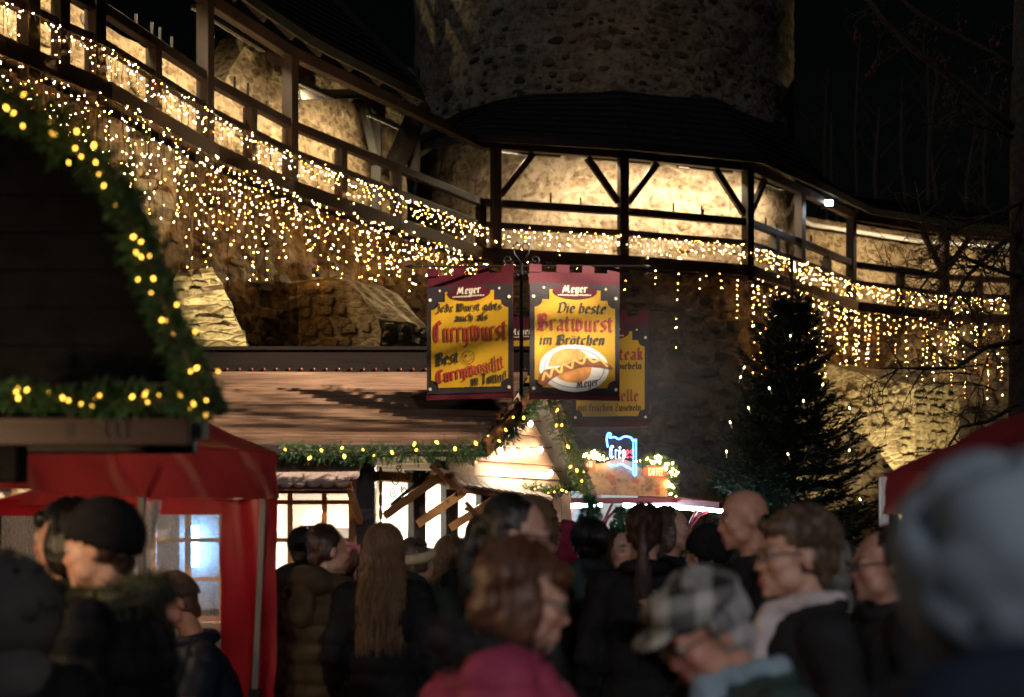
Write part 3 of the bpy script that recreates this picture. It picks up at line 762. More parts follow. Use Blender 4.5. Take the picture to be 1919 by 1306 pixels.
# ================================================================== pen-stroke lettering
def mn(x): return [(x - .5, 5.0), (x, 5.6), (x, .7), (x + .5, .2)]
GL = {
 'i': (2.0, [mn(1), [(.8, 7.3), (1.2, 7.7)]]), 'n': (3.8, [mn(1), [(1, 5), (2.2, 5.7), (2.8, 5.1), (2.8, .7), (3.3, .2)]]),
 'm': (5.6, [mn(1), [(1, 5), (2.1, 5.7), (2.8, 5.1), (2.8, .3)], [(2.8, 5), (4, 5.7), (4.6, 5.1), (4.6, .7), (5.1, .2)]]),
 'u': (3.8, [[(.5, 5.1), (1, 5.6), (1, .9), (1.8, .3), (2.8, 1)], [(2.4, 5.1), (2.8, 5.6), (2.8, .7), (3.3, .2)]]),
 'r': (3.0, [mn(1), [(1, 4.8), (2, 5.7), (2.7, 5.0)]]), 't': (2.6, [[(1, 7.4), (1, .8), (1.7, .2), (2.3, .7)], [(.1, 5.5), (2.2, 5.5)]]),
 's': (3.3, [[(2.6, 5.1), (1.8, 5.7), (.9, 5), (.9, 3.9), (2.5, 2.4), (2.5, 1), (1.6, .2), (.6, .8)]]),
 'w': (5.5, [[(.5, 5.6), (1, 6.3), (1, 1), (1.8, .2), (2.8, 1)], [(2.3, 5.6), (2.8, 6.3), (2.8, 1), (3.6, .2), (4.6, 1.2), (4.6, 4.6), (3.8, 5.7), (2.8, 4.8)]]),
 'y': (3.8, [[(.5, 5.1), (1, 5.6), (1, 1), (1.8, .3), (2.8, 1)], [(2.4, 5.1), (2.8, 5.6), (2.8, 0), (1.9, -2), (.8, -1.8)]]),
 'a': (3.6, [[(.7, 4.9), (1.6, 5.7), (2.6, 5), (2.6, .7), (3.1, .2)], [(2.6, 3.3), (1.2, 2.8), (.8, 1.6), (1.4, .3), (2.6, 1)]]),
 'e': (3.3, [[(1, 2.7), (2.6, 3.7), (2.4, 5), (1.7, 5.7), (.9, 4.8), (.9, 1), (1.7, .2), (2.7, .9)]]),
 'd': (3.7, [[(.9, 8.3), (2.7, 5.6), (2.7, 1), (1.8, .2), (.9, 1), (.9, 4.4), (1.7, 5.3), (2.6, 4.6)]]),
 'b': (3.7, [[(1, 8.6), (1, 1), (1.8, .2), (2.8, 1), (2.8, 4.6), (1.9, 5.6), (1, 4.6)]]),
 'h': (3.8, [[(1, 8.6), (1, .7), (1.4, .2)], [(1, 4.8), (2, 5.7), (2.8, 5), (2.8, 1), (2.2, -.9)]]),
 'l': (2.0, [[(1, 8.6), (1, .8), (1.6, .2)]]), 'k': (3.6, [[(1, 8.6), (1, .8), (1.5, .2)], [(1, 3), (2.2, 4), (2.6, 5.2), (1.6, 5.5)], [(1.6, 3.3), (2.9, .3)]]),
 'c': (3.2, [[(2.6, 5), (1.8, 5.7), (.9, 4.8), (.9, 1), (1.7, .2), (2.6, .9)]]),
 'o': (3.6, [[(1.8, 5.7), (.9, 4.7), (.9, 1.1), (1.8, .2), (2.7, 1.1), (2.7, 4.7), (1.8, 5.7)]]),
 'g': (3.7, [[(2.7, 5.2), (1.7, 5.7), (.9, 4.8), (.9, 1.2), (1.7, .4), (2.7, 1.2)], [(2.7, 5.7), (2.7, -.6), (1.8, -2.2), (.8, -1.6)]]),
 'f': (2.6, [[(2.6, 8), (1.9, 8.7), (1.1, 7.6), (1.1, .2)], [(.2, 5.4), (2.2, 5.4)]]),
 'z': (3.3, [[(.6, 5.3), (2.6, 5.3), (.8, .6), (2.8, .5)]]), 'p': (3.7, [[(1, 5.6), (1, -2.2)], [(1, 4.6), (1.9, 5.7), (2.8, 4.7), (2.8, 1.1), (1.9, .2), (1, 1)]]),
 'J': (3.6, [[(1.0, 8.2), (2.9, 8.5)], [(2.2, 8.4), (2.4, 1), (1.4, -1.0), (.2, -.2)]]),
 'W': (6.6, [[(.4, 7.6), (1.2, 8.6), (1.2, 1), (2.2, .2), (3.3, 1)], [(2.6, 7.6), (3.3, 8.6), (3.3, 1), (4.3, .2), (5.5, 1.6), (5.5, 6.6), (4.6, 8), (3.3, 6.8)], [(2.1, 8), (2.1, 1)]]),
 'C': (4.8, [[(4.2, 7.3), (3, 8.6), (1.1, 6.9), (.8, 2.2), (2.2, .1), (4.3, 1.6)], [(2.5, 8), (2.4, .8)]]),
 'B': (5.0, [[(1, 8.4), (1, .2)], [(.1, 7.2), (1.2, 8), (2.8, 8.6), (4, 7.4), (3.6, 5.3), (1.4, 4.7)], [(1.4, 4.7), (4, 4.2), (4.4, 1.8), (2.9, .1), (.2, .7)], [(2.2, 8), (2.2, .7)]]),
 'S': (4.6, [[(4, 7.4), (2.8, 8.6), (1, 7.4), (1.2, 5.4), (3.8, 3.8), (3.9, 1.4), (2.4, .1), (.4, 1.2)], [(2.5, 8.3), (2.4, .6)]]),
 'Z': (4.2, [[(.6, 7.6), (1.6, 8.4), (3.6, 8.0), (1.0, 1.0), (2.0, .3), (4, .8)], [(1.2, 4.4), (3.2, 4.4)]]),
 'D': (5.0, [[(1.4, 8.2), (1.2, .4)], [(.2, 7.4), (2.6, 8.7), (4.4, 6.8), (4.2, 2.2), (2.4, .2), (.3, .5)]]),
 'T': (4.4, [[(.2, 7.6), (1.2, 8.4), (4.2, 8.2)], [(2.3, 8.2), (2.1, .2)]]), '!': (1.8, [[(1, 8.6), (.9, 2.8)], [(.8, .6), (1.0, .4)]]),
 'M': (6.4, [[(.2, .4), (1.4, 8), (2.4, 1.6), (4, 8.2), (4.6, 1.0), (6, .8)]]),
 'K': (4.0, [[(.8, 8.2), (.8, 0)], [(3.4, 8.2), (1, 3.9), (3.6, 0)]]), 'A': (4.2, [[(.3, 0), (2, 8.2), (3.8, 0)], [(1, 2.8), (3.1, 2.8)]]),
 'F': (3.5, [[(.8, 0), (.8, 8.0), (3.1, 8.0)], [(.8, 4.3), (2.8, 4.3)]]), 'E': (3.6, [[(3.2, .2), (.8, .2), (.8, 8.0), (3.2, 8.0)], [(.8, 4.2), (2.9, 4.2)]]), 'N': (4.2, [[(.8, 0), (.8, 8.2), (3.4, 0), (3.4, 8.2)]]),
 ' ': (2.0, []),
}
GL['ö'] = (GL['o'][0], GL['o'][1] + [[(1.0, 7.2), (1.3, 7.6)], [(2.4, 7.2), (2.7, 7.6)]])
GL['ê'] = (GL['e'][0], GL['e'][1] + [[(.9, 6.8), (1.8, 8), (2.7, 6.8)]])
def smooth_line(pl, k=4):
    if len(pl) < 3: return pl
    out = []
    P_ = [pl[0]] + pl + [pl[-1]]
    for i in range(1, len(P_) - 2):
        for j in range(k):
            t = j / k; a, b, c, d = P_[i - 1], P_[i], P_[i + 1], P_[i + 2]
            out.append(tuple(.5 * (2 * b[q] + (c[q] - a[q]) * t + (2 * a[q] - 5 * b[q] + 4 * c[q] - d[q]) * t * t + (3 * b[q] - a[q] - 3 * c[q] + d[q]) * t ** 3) for q in (0, 1)))
    return out + [pl[-1]]
def text_strokes(txt, style):
    x = 0; out = []
    for ch in txt:
        w, st = GL[ch]
        for pl in st:
            q = [(a + x, b) for a, b in pl]
            if style == 'script': q = smooth_line(q)
            out.append(q)
        x += w
    return out, x
def lettering(mb, txt, style, w, h, x0, y0, o, ex, ey, en, nib, rot=0.0, slant=0.0, lift=.002, xh=8.6):
    """strokes of a broad pen laid on a plane: text box width w, cap height h, baseline start (x0, y0)"""
    st, tw = text_strokes(txt, style); sx = w / tw; sy = h / xh
    ang = R(38) if style == 'black' else R(25)
    nib = min(nib, (1.0 if style == 'black' else .78) * sx) if style != 'plain' else nib
    nv = (math.cos(ang) * nib / 2, math.sin(ang) * nib / 2); cr, sr = math.cos(rot), math.sin(rot); k = 0
    th = nib * (.16 if style == 'black' else .42)
    for pl in st:
        q = []
        for a, b in pl:
            X, Y = a * sx + b * sy * slant, b * sy; q.append((x0 + X * cr - Y * sr, y0 + X * sr + Y * cr))
        for (ax, ay), (bx, by) in zip(q, q[1:]):
            k += 1; dx, dy = bx - ax, by - ay; L = math.hypot(dx, dy)
            if L < 1e-7: continue
            nx, ny = -dy / L * th / 2, dx / L * th / 2
            if nx * nv[0] + ny * nv[1] < 0: nx, ny = -nx, -ny
            # hexagon: nib swept along the segment
            e1 = (nv[0] + nx, nv[1] + ny); ox, oy = dx / L * th * .3, dy / L * th * .3
            pts = [(ax - ox + e1[0], ay - oy + e1[1]), (bx + ox + e1[0], by + oy + e1[1]), (bx + ox - e1[0], by + oy - e1[1]), (ax - ox - e1[0], ay - oy - e1[1])]
            mb.add([o + ex * px + ey * py + en * (lift + k * 1.2e-5) for px, py in pts], [(0, 1, 2, 3)])
def disc(mb, cx, cy, rx, ry, o, ex, ey, en, lift, n=36):
    mb.add([o + ex * (cx + rx * math.cos(2 * math.pi * i / n)) + ey * (cy + ry * math.sin(2 * math.pi * i / n)) + en * lift for i in range(n)], [tuple(range(n))])
def ring(mb, cx, cy, rx, ry, w, o, ex, ey, en, lift, n=36):
    V = []
    for i in range(n):
        c, s = math.cos(2 * math.pi * i / n), math.sin(2 * math.pi * i / n)
        V += [o + ex * (cx + rx * c) + ey * (cy + ry * s) + en * lift, o + ex * (cx + (rx - w) * c) + ey * (cy + (ry - w) * s) + en * lift]
    mb.add(V, [(2 * i, 2 * ((i + 1) % n), 2 * ((i + 1) % n) + 1, 2 * i + 1) for i in range(n)])

# ================================================================== banners on wrought iron brackets
M['ban_red'] = fabric('banner_red', (.085, .008, .016), .6, .15, .1, 6, 500, .3)
M['ban_brown'] = plain('banner_brown_print', (.014, .008, .009), .7, .15, 20, .05)
M['ban_yel'] = fabric('banner_yellow', (.54, .30, .014), .55, .12, .10, 4, 500, .35)
M['ink'] = plain('black_print', (.016, .014, .014), .6, .1, 20, 0)
M['red_ink'] = plain('red_print', (.30, .018, .018), .6, .12, 20, 0)
M['pale_ink'] = plain('pale_print', (.74, .66, .48), .6, .08, 20, 0)
M['plate'] = plain('plate_print_white', (.78, .76, .70), .6, .05, 10, 0)
M['bun'] = plain('bun_print', (.62, .26, .055), .6, .4, 14, 0)
M['bun2'] = plain('bun_crust_print', (.70, .34, .09), .6, .35, 22, 0)
M['saus'] = plain('sausage_print', (.26, .075, .025), .6, .4, 22, 0)
M['sauce'] = plain('mustard_print', (.80, .52, .13), .6, .2, 22, 0)
def banner(label, x0, x1, yt, yb, d0, d1, design):
    a, b = P(x0, yb, d0), P(x1, yb, d1); top = zat(yt, (d0 + d1) / 2); bot = zat(yb, (d0 + d1) / 2); a.z = b.z = bot
    W = (b - a).length; H = top - bot
    ex = (b - a).normalized(); ey = Vector((0, 0, 1)); en = ex.cross(ey).normalized()
    if en.y > 0: en = -en
    t = thing('hanging_banner', label, 'banner', a.lerp(b, .5))
    o = a
    # red cloth with hanging loops
    lp = H * .055; cl = MB()
    def cloth(u, v): return o + ex * (u * W) + ey * (H * .035 + v * (H - lp - H * .035)) + en * (.006 * math.sin(v * 5 + u * 3) - .004)
    cl.grid(cloth, 12, 18); cl.build('cloth', M['ban_red'], t)
    for k in range(4):
        xa = [0.0, .30, .585, .865][k] * W; xb = [.135, .445, .72, 1.0][k] * W
        MB().prism([(xa, H - lp - .002), (xb, H - lp - .002), (xb, H), (xa, H)], o, ex, ey, en, -.008, -.004).build('loop', M['ban_red'], t)
    MB().beam(o + ex * 0 + ey * H * .018, o + ex * W + ey * H * .018, .022, H * .036).build('bottom_rod', M['ban_red'], t)
    # printed brown border panel, yellow field with stepped / scooped corners
    B0, B1 = .045 * H, H - lp - .085 * H
    MB().prism([(.0 * W + .002, B0), (W - .002, B0), (W - .002, B1), (.002, B1)], o, ex, ey, en, .0025, .0065).build('border', M['ban_brown'], t)
    m = .055 * W; f0, f1 = B0 + .045 * H, B1 - .045 * H
    r = .085 * W
    def scoop(cx, cy, a0, a1): return [(cx + r * math.cos(R(q)), cy + r * math.sin(R(q))) for q in np.linspace(a0, a1, 7)]
    poly = scoop(m, f0, 90, 0) + scoop(W - m, f0, 180, 90)
    ys = f1 - .075 * H
    poly += [(W - m, ys - r)] + scoop(W - m, ys, 270, 180)[1:] + [(W - m - r, ys + .0), (W - m - 1.9 * r, ys), (W - m - 1.9 * r, f1), (m + 1.9 * r, f1), (m + 1.9 * r, ys), (m + r, ys)] + scoop(m, ys, 0, -90)[1:]
    yl = MB(); n = len(poly); yl.add([o + ex * x + ey * y + en * .0095 for x, y in poly], [tuple(range(n))]); yl.build('yellow_field', M['ban_yel'], t)
    def rivet(x, y, r, n):
        rv = MB(); disc(rv, x, y, r, r, o, ex, ey, en, .0095, n); rv.build('rivet', M['pale_ink'], t)
    for (x, y) in ((m * .8, f0 - .008 * H), (W - m * .8, f0 - .008 * H), (m * .8, ys + .02 * H), (W - m * .8, ys + .02 * H)): rivet(x, y, .018 * W, 12)
    for x in (m + 1.2 * r, W - m - 1.2 * r): rivet(x, f1 + .012 * H, .015 * W, 4)
    lg = MB(); ly = f1 - .012 * H; disc(lg, W / 2, ly, .245 * W, .058 * H, o, ex, ey, en, .0125); lo_ = lg.build('emblem', M['ban_red'], t)
    tx = MB(); lettering(tx, 'Meyer', 'script', .27 * W, .055 * H, W * .36, ly - .012 * H, o, ex, ey, en, .011 * W, .04, .15, .015)
    tx.build('emblem_lettering', M['pale_ink'], lo_)
    sm = MB()
    for k in range(20): sm.add([o + ex * (W * (.31 + .0185 * k)) + ey * (ly - .034 * H + (.004 * H if k > 11 else 0)) + en * .0152 + ex * a_ + ey * b_ for a_, b_ in ((0, 0), (.011 * W, 0), (.011 * W, .009 * H * (1 + (k * 7 % 3) * .3)), (0, .009 * H))], [(0, 1, 2, 3)])
    sm.build('emblem_small_print', M['pale_ink'], lo_)
    design(t, o, ex, ey, en, W, H)
    return t, a, b, top
def T(t, o, ex, ey, en, W, H, txt, style, u0, u1, v, h, mat, nib, rot=0.0, slant=0.0):
    tot = sum(GL[c][0] for c in txt); x = 0
    for word in txt.split(' '):       # one part per word
        w_ = sum(GL[c][0] for c in word); k = (u1 - u0) * W / tot; mb = MB()
        lettering(mb, word, style, w_ * k, h * H, u0 * W + x * k * math.cos(rot), v * H + x * k * math.sin(rot), o, ex, ey, en, nib * W, rot, slant, .0125)
        mb.build('lettering', M[mat], t); x += w_ + GL[' '][0]
def design_curry(*a):
    T(*a, 'Jede Wurst gibts', 'black', .12, .88, .665, .062, 'ink', .022)
    T(*a, 'auch als', 'black', .33, .72, .59, .058, 'ink', .021)
    T(*a, 'Currywurst', 'black', .075, .94, .435, .165, 'red_ink', .034)
    T(*a, 'Best', 'script', .11, .39, .255, .095, 'ink', .026, .14, .1)
    T(*a, 'Currywoscht', 'script', .12, .92, .12, .10, 'red_ink', .034, .20, .12)
    T(*a, 'in Town!', 'script', .52, .93, .098, .08, 'ink', .030, .10, .1)
    t, o, ex, ey, en, W, H = a
    mb = MB(); c = (.49 * W, .315 * H); r = .075 * W
    ring(mb, c[0], c[1], r, r, .006 * W, o, ex, ey, en, .0127)
    disc(mb, c[0] - .35 * r, c[1] + .25 * r, .12 * r, .2 * r, o, ex, ey, en, .0127, 10)
    for i in range(10):
        q0, q1 = R(200 + i * 14), R(200 + (i + 1) * 14)
        mb.add([o + ex * (c[0] + k * r * math.cos(q)) + ey * (c[1] + k * r * math.sin(q)) + en * .0127 for q, k in ((q0, .62), (q1, .62), (q1, .54), (q0, .54))], [(0, 1, 2, 3)])
    mb.add([o + ex * (c[0] + dx * r) + ey * (c[1] + dy * r) + en * .0127 for dx, dy in ((.2, .3), (.55, .35), (.55, .27), (.2, .22))], [(0, 1, 2, 3)])
    mb.build('winking_face', M['ink'], t)
def design_brat(*a):
    T(*a, 'Die beste', 'script', .30, .84, .645, .075, 'ink', .024, 0, .18)
    T(*a, 'Bratwurst', 'black', .08, .93, .51, .125, 'red_ink', .036)
    T(*a, 'im Brötchen', 'script', .10, .83, .405, .072, 'ink', .026, .02, .18)
    t, o, ex, ey, en, W, H = a
    pc_ = (.49 * W, .235 * H)
    mb = MB(); disc(mb, *pc_, .385 * W, .175 * H, o, ex, ey, en, .0125, 48); pl = mb.build('plate', M['plate'], t)
    mb = MB(); ring(mb, *pc_, .335 * W, .145 * H, .006 * W, o, ex, ey, en, .0135, 48); mb.build('plate_rim', M['ink'], pl)
    def blob(pts, z, mat, name):
        n = len(pts); mb = MB(); q = smooth_line([(x * W, y * H) for x, y in pts] + [(pts[0][0] * W, pts[0][1] * H)], 5)[:-1]
        mb.add([o + ex * x + ey * y + en * z for x, y in q], [tuple(range(len(q)))]); return mb.build(name, M[mat], t)
    blob([(.20, .245), (.25, .325), (.36, .375), (.50, .378), (.60, .35), (.66, .30), (.5, .27), (.34, .255)], .0150, 'bun2', 'upper_bun')
    blob([(.24, .20), (.36, .145), (.52, .13), (.64, .165), (.68, .23), (.66, .29), (.5, .25), (.36, .22)], .0145, 'bun', 'lower_bun')
    blob([(.08, .125), (.16, .10), (.24, .15), (.40, .205), (.60, .245), (.78, .245), (.92, .235), (.86, .275), (.74, .305), (.62, .31), (.46, .275), (.30, .235), (.16, .215)], .0160, 'saus', 'sausage')
    mb = MB(); zig = [(.14, .14), (.17, .20), (.22, .165), (.26, .235), (.34, .20), (.36, .265), (.46, .235), (.48, .295), (.58, .27), (.62, .325), (.70, .285), (.78, .30), (.86, .25)]
    q = smooth_line([(x * W, y * H) for x, y in zig], 5)
    for i, ((ax, ay), (bx, by)) in enumerate(zip(q, q[1:])):
        L = math.hypot(bx - ax, by - ay) or 1; nx, ny = -(by - ay) / L * .013 * W, (bx - ax) / L * .013 * W
        mb.add([o + ex * x + ey * y + en * (.0168 + i * 1e-5) for x, y in ((ax + nx, ay + ny), (bx + nx, by + ny), (bx - nx, by - ny), (ax - nx, ay - ny))], [(0, 1, 2, 3)])
    mb.build('sauce', M['sauce'], t)
    T(*a, 'Meyer', 'script', .52, .76, .085, .062, 'ink', .012, .16, .15)
def design_steak(*a):
    T(*a, 'Steak', 'black', .50, .93, .57, .105, 'red_ink', .036)
    T(*a, 'wiebeln', 'black', .57, .91, .49, .06, 'ink', .022)
    T(*a, 'elle', 'black', .63, .87, .215, .105, 'red_ink', .036)
    T(*a, 'mit frischen Zwiebeln', 'black', .07, .90, .135, .06, 'ink', .022)
def design_none(*a): pass
bA = banner('yellow banner praising curry sausage, left of the iron post', 800, 962, 500, 748, 9.05, 8.9, design_curry)
bB = banner('yellow banner with a sausage roll on a plate, right of the iron post', 992, 1161, 497, 750, 8.85, 8.95, design_brat)
bC = banner('yellow steak banner half hidden behind the sausage roll banner', 1072, 1216, 581, 800, 10.95, 10.9, design_steak)
bD = banner('banner almost hidden in the gap between the two front banners', 905, 1050, 583, 800, 11.1, 11.0, design_none)
def scroll(c, r, ex, ey, turns=1.4, start=0.0, sgn=1, n=22):
    return [c + ex * (sgn * r * (1 - .75 * i / n) * math.cos(start + turns * 2 * math.pi * i / n)) + ey * (r * (1 - .75 * i / n) * math.sin(start + turns * 2 * math.pi * i / n)) for i in range(n + 1)]
EX, EZ = Vector((1, 0, 0)), Vector((0, 0, 1))
def bracket(label, xc, d, ybar, xl, xr, ybot, deco=True):
    t = thing('iron_bracket', label, 'bracket', P(xc, ybot, d))
    zb_ = zat(ybar, d); c = P(xc, ybar, d)
    MB().tube([P(xc, ybot, d), Vector((c.x, d, zb_ + .02))], .012, 8).build('post', M['iron'], t, True)
    bar = MB(); A, B = Vector((P(xl, 0, d).x, d, zb_)), Vector((P(xr, 0, d).x, d, zb_)); bar.tube([A - EX * .06, A - EX * .02, A, B, B + EX * .02, B + EX * .06], [.001, .014, .008, .008, .014, .001], 8); bar.build('crossbar', M['iron'], t, True)
    if deco:
        s = MB()
        for g_ in (-1, 1):
            h = [c + EX * g_ * x + EZ * z for x, z in ((0, .02), (.045, .08), (.05, .125), (.025, .15), (.004, .125), (.012, .105))]
            s.tube(h, .005, 6)
            s.tube(scroll(c + EX * g_ * .085 + EZ * .04, .035, EX, EZ, 1.3, R(200), g_), .005, 6)
            s.tube(scroll(c + EX * g_ * .03 - EZ * .06, .028, EX, EZ, 1.3, R(90), g_), .005, 6)
        s.build('scrollwork', M['iron'], t, True)
    return t
bracket('black wrought iron bracket with heart scroll carrying the two front banners', 977, 8.93, 499, 775, 1203, 742)
bracket('iron bracket behind the front banners carrying the steak banner', 1064, 11.02, 583, 905, 1262, 720, False)
# ================================================================== sausage hut
CN = Vector((-.886, 9.0, 0)); E1 = Vector((.6, .8, 0)); OUT = Vector((.8, -.6, 0)); UPV = Vector((0, 0, 1))
def tpx(x, o=0.0):
    b = CN + OUT * o; k = (x - CX) / F_PX
    return (b.y * k - b.x) / (E1.x - E1.y * k)
def pw_(x, y, o=0.0):
    q = CN + OUT * o + E1 * tpx(x, o); q.z = zat(y, q.y); return q
def wq(t, z, o=0.0): q = CN + OUT * o + E1 * t; q.z = z; return q
hut = thing('market_hut', 'wooden sausage hut with plank roof, lit windows and bulb-studded gable', 'hut', (-1.2, 9.4, 0))
# roof of lapped boards
EL, ER, TL_, TR_ = Vector((-2.7, 8.6, 2.23)), P(903, 832, 8.75), Vector((-2.95, 10.2, 2.84)), P(990, 700, 10.15)
NC = 24
upn = (TL_ - EL).cross(ER - EL).normalized(); 
if upn.z < 0: upn = -upn
for i in range(NC):
    v0, v1 = i / NC, (i + 1.35) / NC
    v1 = min(v1, 1.0)
    j = .006 * math.sin(i * 5.1)
    a, b = EL.lerp(TL_, v0), ER.lerp(TR_, v0) + Vector((.01 * math.sin(i * 3.3), 0, 0)); c, d = ER.lerp(TR_, v1), EL.lerp(TL_, v1)
    up0, up1 = upn * (.034 + j), upn * .006
    mb = MB(); mb.grid(lambda u, v: (a.lerp(b, u) + up0).lerp(d.lerp(c, u) + up1, v) + upn * (.004 * nz((u * 14, i * 3.1, 0), 1.0)), 40, 1)
    mb.grid(lambda u, v: a.lerp(b, u) + up0 * (1 - v) - upn * .012 * v + upn * (.004 * nz((u * 14, i * 3.1, 0), 1.0)) * (1 - v), 40, 1)
    mb.build('roof_board', M['shingle'], hut)
mb = MB(); mb.grid(lambda u, v: EL.lerp(ER, u).lerp(TL_.lerp(TR_, u), v) - upn * .03, 2, 2); mb.build('roof_underside', M['darkwood'], hut)
bevel(MB().beam(EL - upn * .035 + Vector((0, -.01, -.01)), ER - upn * .035 + Vector((0, -.01, -.01)), .05, .07).build('eave_board', M['darkwood'], hut))
rb = MB().box(((TL_.x + TR_.x) / 2, 10.22, 2.915), (TR_.x - TL_.x + .05, .12, .17)).build('ridge_board', M['ridge'], hut); bevel(rb)
MB().box(((TL_.x + TR_.x) / 2, 10.25, 3.012), (TR_.x - TL_.x + .1, .22, .025)).build('ridge_cap', M['ridge'], hut)
M['bead'] = plain('dark_red_unlit_bulb', (.10, .03, .02), .12, .1, 5, 0)
bd = MB().ell((0, 0, 0), .011, nu=8, nv=6).mesh('unlit_bulb', smooth=True); bd.materials.append(M['bead'])
for k in range(34):
    o = obj('unlit_bulb', bd, None, rb); o.location = Vector((TL_.x + .12 + k * .0885, 10.15, 2.862)) - worldloc(rb)
mb = MB(); mb.add([TL_, TR_, TR_ + Vector((-.6, 1.4, -.5)), TL_ + Vector((0, 1.4, -.5))], [(0, 1, 2, 3)]); mb.build('rear_roof', M['darkwood'], hut)
# gable over the right side
GA = wq(1.385, 2.72, .35); GL0 = ER + Vector((.02, .0, -.03)); GR0 = wq(1.93, 2.0, .35)
bevel(MB().beam(GL0, GA, .03, .11).build('verge_board', M['board'], hut)); bevel(MB().beam(GA, GR0, .03, .11).build('verge_board', M['board'], hut))
INW = -OUT
mb = MB(); th = Vector((.02, .0, .03)); mb.add([GA + th, GR0 + th, GR0 + th + INW * 1.5, GA + th + INW * 1.5, GA, GR0, GR0 + INW * 1.5, GA + INW * 1.5], [(0, 1, 2, 3), (7, 6, 5, 4), (0, 4, 5, 1), (1, 5, 6, 2)]); mb.build('gable_roof', M['darkwood'], hut)
for k in range(13):     # jagged shingle ends along the steep verge
    c = GA.lerp(GR0, (k + .5) / 13) + Vector((.03, 0, -.01))
    bevel(MB().beam(c, c + (GR0 - GA).normalized() * .075 + Vector((.012, 0, -.012)), .1, .012, (.7, -.5, .4)).build('verge_shingle', M['shingle'], hut), .002)
zz = 1.98; k = 0
while zz < 2.66:
    h = .098
    def tl(z):
        f = (z - 2.2) / (2.72 - 2.2); f = max(0, min(1, f)); return .60 + (1.385 - .60) * f
    def tr(z):
        f = (z - 2.0) / (2.72 - 2.0); f = max(0, min(1, f)); return 1.93 + (1.385 - 1.93) * f
    a, b, c, d = tl(zz), tr(zz), tr(zz + h), tl(zz + h)
    V = [wq(a, zz, .145), wq(b, zz, .145), wq(c, zz + h, .125), wq(d, zz + h, .125), wq(a, zz, .11), wq(b, zz, .11), wq(c, zz + h, .11), wq(d, zz + h, .11)]
    m = MB(); m.add(V, [(0, 1, 2, 3), (0, 4, 5, 1), (1, 5, 6, 2), (4, 7, 6, 5), (0, 3, 7, 4)]); m.build('gable_plank', M['pinelight'], hut); zz += h + .004; k += 1
bu = MB().ell((0, 0, 0), (.016, .016, .021), nu=10, nv=7).mesh('bulb', smooth=True); bu.materials.append(M['bulb_w'])
for row, xs in ((794, (994, 1021)), (843, (937, 961, 988, 1013, 1039)), (887, (934, 957, 982, 1007, 1032, 1057))):
    a, b = pw_(xs[0] - 8, row - 4, .19), pw_(xs[-1] + 8, row - 4, .19)
    ls = MB().tube([a, b], .004, 5).build('bulb_cable', M['wire'], hut)
    for x in xs:
        o = obj('bulb', bu, None, ls); o.location = pw_(x, row, .19) - worldloc(hut)
        MB().tube([pw_(x, row - 4, .19), pw_(x, row - 1, .19)], .006, 6).build('socket', M['wire'], ls)
# walls: corner post, front window with panes, side posts with steamed panes
zt = 2.2
o = MB().box((-.93, 9.03, zt / 2), (.13, .13, zt)).build('corner_post', M['black'], hut); bevel(o)
bevel(MB().box((-1.005, 9.0, 1.6), (.05, .09, 1.2)).build('post_trim', M['board'], hut), .008)
m = MB(); 
for k in range(10): q = wq(.02, 1.3 + k * .085, .055); m.ell(q, (.012, .02, .045), nu=8, nv=6)
m.build('scalloped_trim', M['board'], hut, True)
cols = [P(x, 0, 9.0).x for x in (225, 289, 353, 417, 481, 545, 609, 672)]; rows = [zat(y, 9.0) for y in (1158, 1085, 1012, 941, 872)]
wf = MB()
for x in cols: wf.box((x, 8.99, (rows[0] + rows[-1]) / 2), (.032, .04, rows[-1] - rows[0] + .03))
for z in rows: wf.box(((cols[0] + cols[-1]) / 2, 8.992, z), (cols[-1] - cols[0] + .03, .034, .026))
wfo = wf.build('window_frame', M['pine'], hut)
for i in range(7):
    for j in range(4):
        m = MB(); m.box(((cols[i] + cols[i + 1]) / 2, 9.0, (rows[j] + rows[j + 1]) / 2), (cols[i + 1] - cols[i] - .034, .006, rows[j + 1] - rows[j] - .028)); m.build('pane', M['pane'], wfo)
for k in range(9):      # plank dado below the window
    z = .06 + k * .128; bevel(MB().box((-1.86, 9.02, z + .06), (1.75, .05, .122)).build('wall_plank', M['ridge'], hut), .004)
bevel(MB().box((-1.86, 8.88, rows[0] - .04), (1.8, .34, .05)).build('serving_counter', M['pine'], hut))
for x0, x1 in ((766, 789), (827, 850), (893, 915), (972, 990)):
    a, b = tpx(x0), tpx(x1); c = wq((a + b) / 2, 1.05, 0); bevel(MB().box(c, (b - a, .09, 2.1), math.atan2(E1.y, E1.x)).build('side_post', M['darkwood'], hut))
for x0, x1 in ((718, 766), (789, 827), (850, 893), (915, 972)):
    a, b = tpx(x0), tpx(x1)
    m = MB(); m.prism([(a, 1.2), (b, 1.2), (b, 2.04), (a, 2.04)], CN, E1, UPV, OUT, -.01, -.004); m.build('side_pane', M['paneh'], hut)
    m = MB(); m.prism([(a, 0.05), (b, 0.05), (b, 1.18), (a, 1.18)], CN, E1, UPV, OUT, -.02, .02); m.build('side_dado', M['ridge'], hut)
for z in (1.19, 2.05): bevel(MB().beam(wq(0.05, z), wq(2.15, z), .07, .06).build('side_rail', M['pine'], hut))
for k in range(5):
    a = tpx(992) + k * .0; z = .1 + k * .4
for k in range(4):
    a = tpx(992); b = 2.2; w = (b - a) / 4; m = MB(); m.prism([(a + k * w, .05), (a + k * w + w - .006, .05), (a + k * w + w - .006, 2.03), (a + k * w, 2.03)], CN, E1, UPV, OUT, -.02, .02); m.build('side_board', M['pinelight'], hut)
